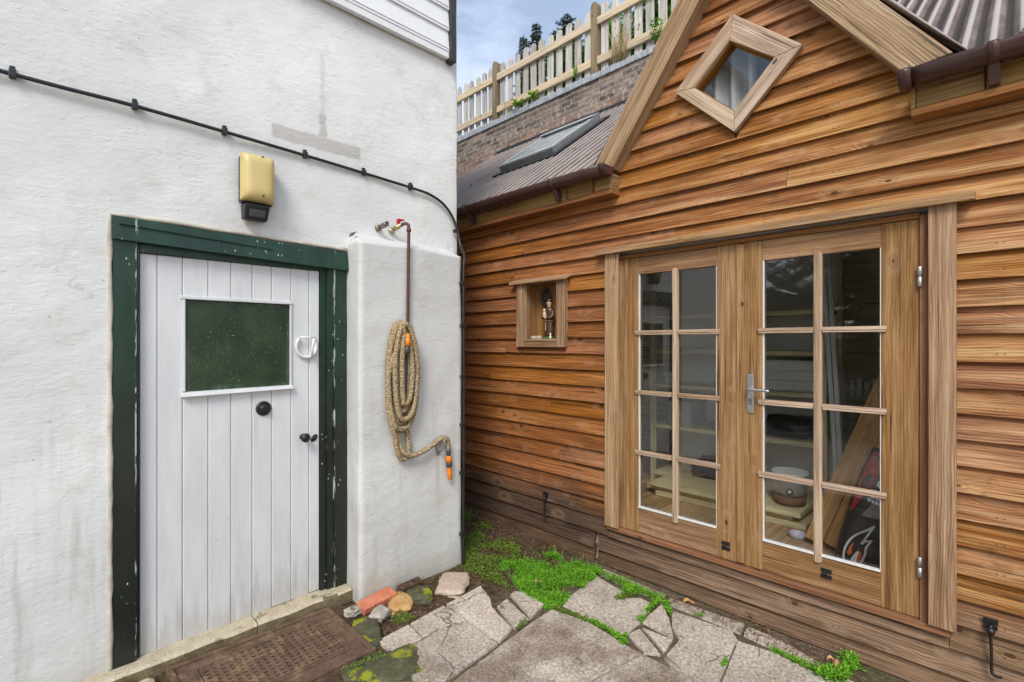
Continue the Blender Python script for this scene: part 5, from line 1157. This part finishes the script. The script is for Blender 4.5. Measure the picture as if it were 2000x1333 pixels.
# ------------------------------------------------------------------ trees and plants
def conifer(name, loc, h, spread, lab, mat='needle', seed=1, dens=1.0, droop=.25, step=.22, spray=.16, group=None, bare=0.05, zvis=0):
    rr = random.Random(seed); t = thing(name, loc, lab, 'tree', group); o = V(loc)
    tk = MB(); tk.tube([o+V((.02*math.sin(k), .02*math.cos(k*2), h*k/8)) for k in range(9)], .1, 9, rad=[max(.006, .028*h*(1-k/8.3)) for k in range(9)])
    cr_ = MB(); z = h*bare
    while z < h*.985:
        f = 1-z/h; R_ = spread*(f**.75)*rr.uniform(.7, 1.1)+.05; n = max(4, int((5+R_*3)*dens)); a0 = rr.uniform(0, 6)
        if z < zvis*h and n > 7: n = 7
        for k in range(n):
            a = a0+6.283*k/n+rr.uniform(-.35, .35); L = R_*rr.uniform(.6, 1.15); up = .25*f-.05+rr.uniform(-.1, .15); d = V((math.cos(a), math.sin(a), 0))
            pts = [o+V((0, 0, z+rr.uniform(-.05, .05)))+d*(L*s_)+V((0, 0, L*(up*s_-droop*s_*s_*1.6+.12*s_**4))) for s_ in (0, .33, .66, 1)]
            tk.tube(pts, .01, 4, rad=[.012+.008*L, .009+.005*L, .006, .003], cap=False)
            m = max(3, int(L/spray*2.6*dens))
            for i in range(m):
                s_ = (i+1.2)/(m+.6); p = o+V((0, 0, z))+d*(L*s_)+V((0, 0, L*(up*s_-droop*s_*s_*1.6+.12*s_**4)))
                c = (rr.random(), rr.random(), 0)
                for sg in (-1, 1):
                    ya = a+sg*rr.uniform(.5, 1.1); ln = spray*rr.uniform(.7, 1.5)*(1.25-.6*s_)
                    q_ = p; dd = V((math.cos(ya), math.sin(ya), rr.uniform(-.5, .25)))
                    leaf(cr_, q_, ln, spray*.33, ya, math.atan2(dd.z, 1), c, .1)
                    for e in (.35, .65): leaf(cr_, q_+V((math.cos(ya), math.sin(ya), dd.z))*ln*e, ln*.55, spray*.2, ya+sg*.7, rr.uniform(-.4, .5), c, .1); leaf(cr_, q_+V((math.cos(ya), math.sin(ya), dd.z))*ln*e, ln*.5, spray*.2, ya-sg*.6, rr.uniform(-.4, .5), c, .1)
        z += step*rr.uniform(.8, 1.2)*(.6+.6*f)
    tk.build('trunk', 'trunk', t, org=loc); cr_.build('crown', mat, t, org=loc); return t
def at(px, py, X):
    r = (px-1000)/978; u = (670-py)/978; a = (.715*r+.699, -.699*r+.715, u); t = X/a[0]; return V((X, a[1]*t, H+a[2]*t))
TG = 'conifers standing behind the picket fence'
for (px, py, X, sp, lab, mat, sd_) in ((1047, 42, 11, 1.15, 'tallest slim spruce with an open top behind the picket fence', 'needle2', 3), (1022, 66, 11.6, .8, 'thin pointed spruce just left of the tallest one behind the fence', 'needle2', 5), (1108, 26, 10.5, 1.9, 'broad dark cedar right of the two slim spruces behind the fence', 'needle', 8), (1085, 62, 10.2, 1.0, 'short dark spruce between the slim spruce and the cedar', 'needle', 11)):
    p = at(px, py, X); conifer('spruce' if 'cedar' not in lab else 'cedar', (p.x, p.y, 4.9), p.z-4.9, sp, lab, mat, sd_, 1.15, .10 if sp < 1.5 else .0, .19, .085, TG)
def bush(name, c, rad, n, mat, lab, cat='shrub', size=.06, group=None, seed=1):
    rr = random.Random(seed); t = thing(name, (c[0], c[1], c[2]-rad[2]), lab, cat, group); b = MB(); s_ = MB(); base = V((c[0], c[1], c[2]-rad[2]))
    cl_ = []
    for k in range(14):
        d = V((rr.gauss(0, 1), rr.gauss(0, 1), rr.gauss(0, 1))).normalized()*rr.uniform(.3, .85); p = V((c[0]+d.x*rad[0], c[1]+d.y*rad[1], c[2]+d.z*rad[2])); cl_.append((p, rr.uniform(.25, .5)))
        s_.tube(smooth([base+V((rr.uniform(-.05, .05), rr.uniform(-.05, .05), 0)), (base+p)/2+V((0, 0, .1)), p], 3), .006, 4, rad=None)
    for k in range(n):
        p, q_ = cl_[k % 14]; d = V((rr.gauss(0, .6), rr.gauss(0, .6), rr.gauss(0, .6)))*q_
        leaf(b, (p.x+d.x*rad[0], p.y+d.y*rad[1], p.z+d.z*rad[2]), size*rr.uniform(.6, 1.3), size*.55, rr.uniform(0, 6.28), rr.uniform(-.9, .7), (rr.random(), rr.random(), 0))
    s_.build('stems', 'trunk', t, org=t.location); b.build('foliage', mat, t, org=t.location); return t
for k, (y, x, rz_, mt, lab) in enumerate(((4.75, 6.0, .42, 'shrub', 'mid green shrub behind the fence left of the middle post'), (4.05, 6.1, .48, 'moss', 'bright green shrub behind the fence beside the middle post'), (3.35, 6.0, .50, 'shrub', 'dense green shrub behind the fence right of the middle post'), (2.75, 5.9, .50, 'moss', 'leafy climber-like shrub behind the fence by the bargeboard'), (5.25, 6.3, .30, 'mossd', 'low olive shrub behind the fence below the slim spruces'))):
    bush('shrub', (x-.1, y, 4.95+rz_*1.4), (.40, .50, rz_*1.4), 3200, mt, lab, 'shrub', .075, 'shrubs behind the picket fence', 40+k)
def weed(loc, n, h, L, mat, lab, seed, spread=.08, cat='weed', name='weed'):
    rr = random.Random(seed); t = thing(name, loc, lab, cat); s_ = MB(); b = MB(); o = V(loc)
    for k in range(n):
        a = rr.uniform(0, 6.28); e = o+V((math.cos(a)*spread*rr.random(), math.sin(a)*spread*rr.random(), h*rr.uniform(.5, 1))); s_.tube([o, (o+e)/2+V((0, 0, .02)), e], .003, 4)
        for j in range(3): leaf(b, o+(e-o)*rr.uniform(.5, 1), L*rr.uniform(.6, 1.2), L*.8, rr.uniform(0, 6.28), rr.uniform(-.6, .5), (rr.random(), rr.random(), 0))
    s_.build('stems', mat, t, org=loc); b.build('leaves', mat, t, org=loc); return t
p = at(1012, 205, 5.125); weed((5.135, p.y, 4.985), 9, .17, .075, 'lime', 'lime green leafy weed growing on the coping right of the left fence post', 61, .12)
p = at(1042, 192, 5.125); weed((5.135, p.y, 4.985), 7, .16, .085, 'lime', 'larger leaved lime weed just right of the first weed on the coping', 64, .10)
p = at(1278, 90, 5.1); weed((5.14, p.y, 4.985), 16, .30, .045, 'moss', 'fine leaved green weed on the coping beside the bargeboard', 67, .16)
p = at(1120, 145, 5.1); weed((5.14, p.y, 4.985), 8, .26, .03, 'moss', 'thin green tendril climbing the pales left of the middle post', 69, .08)
def tuft(loc, n, h, lab, seed):
    rr = random.Random(seed); t = thing('dry_grass_tuft', loc, lab, 'grass'); b = MB(); o = V(loc)
    for k in range(n):
        a = rr.uniform(0, 6.28); l = h*rr.uniform(.4, 1); lean = rr.uniform(.05, .4); p0 = o+V((rr.uniform(-.03, .03), rr.uniform(-.12, .12), 0))
        pts = [p0, p0+V((math.cos(a)*lean*l*.3, math.sin(a)*lean*l*.3, l*.6)), p0+V((math.cos(a)*lean*l, math.sin(a)*lean*l, l))]; b.tube(pts, .003, 4, rad=[.0035, .0028, .001], c=(rr.random(), rr.random(), 0))
        for j in range(3): leaf(b, pts[2]-V((0, 0, l*.12*j)), .03, .010, rr.uniform(0, 6.28), .6, (rr.random(), rr.random(), 0))
    b.build('stalks', 'straw', t, org=loc)
p = at(1207, 125, 5.125); tuft((5.14, p.y, 4.985), 46, .55, 'tall tuft of dry straw coloured grass on the coping right of the middle post', 71)
p = at(990, 215, 5.125); tuft((5.14, p.y, 4.985), 14, .20, 'short dry grass tuft on the coping at the foot of the left post', 73)

# ------------------------------------------------------------------ ground cover in the passage and the joints
mg = MB()
def scatter(poly, n, mat_mb, hmax, size, bz=None, edge=.0, seed=0):
    rr = random.Random(seed); xs_ = [p[0] for p in poly]; ys_ = [p[1] for p in poly]; k = 0; tries = 0
    while k < n and tries < n*12:
        tries += 1; x, y = rr.uniform(min(xs_), max(xs_)), rr.uniform(min(ys_), max(ys_))
        d = nz((x, y, seed), 5); 
        if not inside(x+.03*nz((x, y, 2), 12), y+.03*nz((x, y, 6), 12), poly): continue
        if edge and d < edge*rr.uniform(-1, .6): continue
        z = (bz if bz is not None else soilz(x, y))+hmax*(.25+.75*max(0, .5+nz((x, y, 3), 7)))*rr.random()
        leaf(mat_mb, (x, y, z), size*rr.uniform(.6, 1.3), size*.7, rr.uniform(0, 6.28), rr.uniform(-.2, .9), (rr.random(), rr.random(), 0)); k += 1
main = GP([(975,1098),(1016,1090),(1056,1076),(1083,1073),(1100,1097),(1140,1092),(1178,1102),(1160,1124),(1092,1178),(1070,1184),(1054,1176),(1024,1153),(998,1140),(985,1120)], .05)
scatter(main, 26000, mg, .05, .0125, None, .25, 1)
rr_ = random.Random(8)
for k in range(1500):                       # thin grass blades among the moss
    x, y = rr_.uniform(1.7, 2.95), rr_.uniform(1.9, 2.9)
    if inside(x, y, main): leaf(mg, (x, y, soilz(x, y)+.02), rr_.uniform(.04, .09), .004, rr_.uniform(0, 6.28), rr_.uniform(.7, 1.5), (rr_.random()*.6, rr_.random(), 0))
def strip(pts, w_, n, mb, hm, size, z=.025, seed=0):
    rr = random.Random(seed); P2 = GP(pts, .03); Ls = [math.dist(P2[i], P2[i+1]) for i in range(len(P2)-1)]; T = sum(Ls)
    for k in range(n):
        s_ = rr.random()*T; i = 0
        while s_ > Ls[i] and i < len(Ls)-1: s_ -= Ls[i]; i += 1
        t = min(1, s_/Ls[i]); x = P2[i][0]*(1-t)+P2[i+1][0]*t; y = P2[i][1]*(1-t)+P2[i+1][1]*t; ww = w_*(.25+1.5*max(0, .5+nz((x, y, seed), 11)))
        if nz((x, y, seed+5), 6) < -.22: continue
        x += rr.gauss(0, ww*.5); y += rr.gauss(0, ww*.5)
        leaf(mb, (x, y, z+hm*rr.random()), size*rr.uniform(.6, 1.3), size*.75, rr.uniform(0, 6.28), rr.uniform(-.2, .9), (rr.random(), rr.random(), 0))
strip([(1168,1118),(1210,1136),(1242,1152),(1292,1172)], .035, 1500, mg, .03, .012, seed=2)
strip([(1225,1158),(1242,1152)], .04, 500, mg, .03, .015, seed=7); strip([(1290,1172),(1268,1190),(1250,1215)], .022, 420, mg, .025, .014, seed=3); strip([(1296,1175),(1310,1200)], .018, 200, mg, .02, .013, seed=13)
strip([(1302,1176),(1338,1192),(1372,1205)], .010, 160, mg, .015, .012, seed=4); strip([(1150,1212),(1190,1232),(1222,1256)], .016, 520, mg, .022, .013, seed=5)
strip([(1215,1258),(1222,1240)], .018, 200, mg, .02, .013, seed=17); strip([(1318,1248),(1328,1250)], .018, 220, mg, .02, .013, seed=18)
strip([(1432,1232),(1460,1250),(1520,1277),(1565,1298),(1615,1322)], .016, 1100, mg, .025, .012, seed=6); strip([(1600,1318),(1640,1328),(1668,1300),(1655,1290)], .035, 1300, mg, .05, .018, seed=8); strip([(1418,1290),(1412,1302)], .012, 90, mg, .02, .012, seed=19)
o = mg.build('green_ground_cover', 'moss'); tag(o, 'bright green moss and baby tears leaves carpeting the passage and the paving joints', 'moss', None, 'stuff')
md = MB()
scatter(GP([(902,1056),(930,1030),(960,1052),(990,1040),(1016,1060),(1012,1092),(976,1100),(985,1122),(998,1140),(965,1128),(930,1108),(900,1104)], .06), 5200, md, .03, .016, None, .45, 11)
scatter(GP([(905,1000),(930,985),(960,1005),(960,1030),(925,1028)], .07), 700, md, .04, .018, None, .3, 14)
strip([(1078,1186),(1120,1200),(1146,1212)], .022, 500, md, .01, .012, seed=21); strip([(1050,1190),(1008,1228)], .012, 220, md, .01, .011, seed=22); strip([(1208,1170),(1235,1160)], .03, 300, md, .02, .013, seed=23)
scatter([(1.50, 2.45), (1.62, 2.45), (1.62, 2.56), (1.50, 2.56)], 220, md, .03, .016, None, 0, 15); scatter([(1.08, 2.2), (1.3, 2.2), (1.3, 2.28), (1.08, 2.28)], 160, md, .01, .012, .045, 0, 16)
o = md.build('olive_moss', 'mossd'); tag(o, 'sparse olive moss over the dark soil beside the cottage corner', 'moss', None, 'stuff')
lt = MB(); rr = random.Random(4)
def litter(poly, n, bz, size):
    xs_ = [p[0] for p in poly]; ys_ = [p[1] for p in poly]; k = 0
    while k < n:
        x, y = rr.uniform(min(xs_), max(xs_)), rr.uniform(min(ys_), max(ys_))
        if not inside(x, y, poly): continue
        leaf(lt, (x, y, (bz if bz else soilz(x, y))+.004+.008*rr.random()), size*rr.uniform(.4, 1.5), size*.3*rr.uniform(.5, 1.4), rr.uniform(0, 6.28), rr.uniform(-.3, .35), (rr.random()**2, rr.random(), 0)); k += 1
litter(GP([(700,1190),(770,1150),(895,1098),(905,1000),(960,995),(1060,1060),(1160,1100),(1000,1140),(940,1140),(860,1185),(735,1250)], .04), 2600, None, .022)
litter(GP([(1180,1108),(1300,1158),(1480,1225),(1640,1295),(1700,1335),(1640,1330),(1450,1240),(1300,1175)], .03), 1200, .034, .016)
litter([(.45, 2.33), (1.29, 2.33), (1.29, 2.84), (.45, 2.84)], 90, .052, .012)
litter([(.3, 2.82), (1.4, 2.84), (1.42, 2.88), (.3, 2.88)], 160, .03, .02)
litter([(1.3, .9), (2.9, .5), (2.9, 2.2), (1.3, 2.4)], 260, .036, .010)
o = lt.build('leaf_litter', 'litter'); tag(o, 'brown dead leaf litter and crumbs over the soil, slabs and mat', 'leaf litter', None, 'stuff')
def deadleaf(px, py, L, yaw, lab, z=.038):
    x, y = G(px, py, z); b = MB(); n = 7; sd_ = V((-math.sin(yaw), math.cos(yaw), 0)); dd = V((math.cos(yaw), math.sin(yaw), 0)); vs_ = []; prof = [.02, .32, .5, .42, .5, .28, .02]
    for k in range(n): c_ = V((x, y, z))+dd*(L*k/(n-1))+V((0, 0, .012*math.sin(k*.9))); vs_ += [c_+sd_*(L*.42*prof[k])+V((0, 0, .012)), c_, c_-sd_*(L*.42*prof[k])+V((0, 0, .009))]
    fs_ = [(3*k+j, 3*k+j+1, 3*k+4+j, 3*k+3+j) for k in range(n-1) for j in (0, 1)]
    b.add(vs_, fs_, None, None); o = b.build('dead_leaf', 'deadleaf', None, solid=.0006); tag(o, lab, 'leaf')
deadleaf(1335, 1178, .075, -.7, 'flat tan dead leaf on the strip of paving below the left door leaf')
deadleaf(1500, 1237, .05, .4, 'curled tan dead leaf against the base board below the right door leaf')
deadleaf(1630, 1303, .085, -.5, 'large tan dead leaf at the edge of the moss clump near the right door post')
deadleaf(1615, 1290, .05, -1.1, 'narrow tan dead leaf just above the large one by the moss clump')
deadleaf(1082, 1072, .05, 1.2, 'orange dead leaf lying by the base boards at the top of the green patch', .06)
deadleaf(1046, 1140, .05, .1, 'pale dead leaf lying in the middle of the green patch', .085)

# ------------------------------------------------------------------ what stands behind the camera and shows in the door glass
conifer('deodar_cedar', (-7.2, 2.4, -.06), 8.5, 3.0, 'big drooping cedar across the yard, mirrored in the right door', 'cedar', 21, 1.5, .35, .28, .24)
conifer('deodar_cedar', (-8.5, -.6, -.06), 9.0, 2.8, 'second drooping cedar further along the yard edge', 'cedar', 23, .8, .35, .34, .28)
pf = thing('low_picket_fence', (-5, 1.2, -.06), 'low brown picket fence across the yard, mirrored in the right door', 'fence')
for k in range(34): q = MB(); y = -.8+k*.115; q.box(-5.01, -4.99, y, y+.075, 0, .92+.03*math.sin(k*2.3)); q.build('picket', 'picket', pf)
for z in (.25, .70): q = MB(); q.box(-5.045, -5.012, -.9, 3.15, z, z+.08); q.build('rail', 'post', pf)
for y in (-.9, 1.1, 3.1): q = MB(); q.box(-5.12, -5.05, y, y+.09, -.1, 1.0); q.build('post', 'post', pf)
nb = thing('outbuilding', (-9, 5.6, -.06), 'grey rendered outbuilding with a slate roof across the yard', 'building')
q = MB(); q.box(-11, -6.6, 4.3, 9, -.1, 2.9); q.build('wall', 'houserender', nb)
q = MB(); q.prism([(-11.3, 3.7, 2.75), (-11.3, 6.6, 4.6), (-11.3, 9.4, 2.75), (-11.3, 9.4, 2.87), (-11.3, 6.6, 4.75), (-11.3, 3.7, 2.87)], (5.0, 0, 0)); q.build('roof', 'slate', nb)
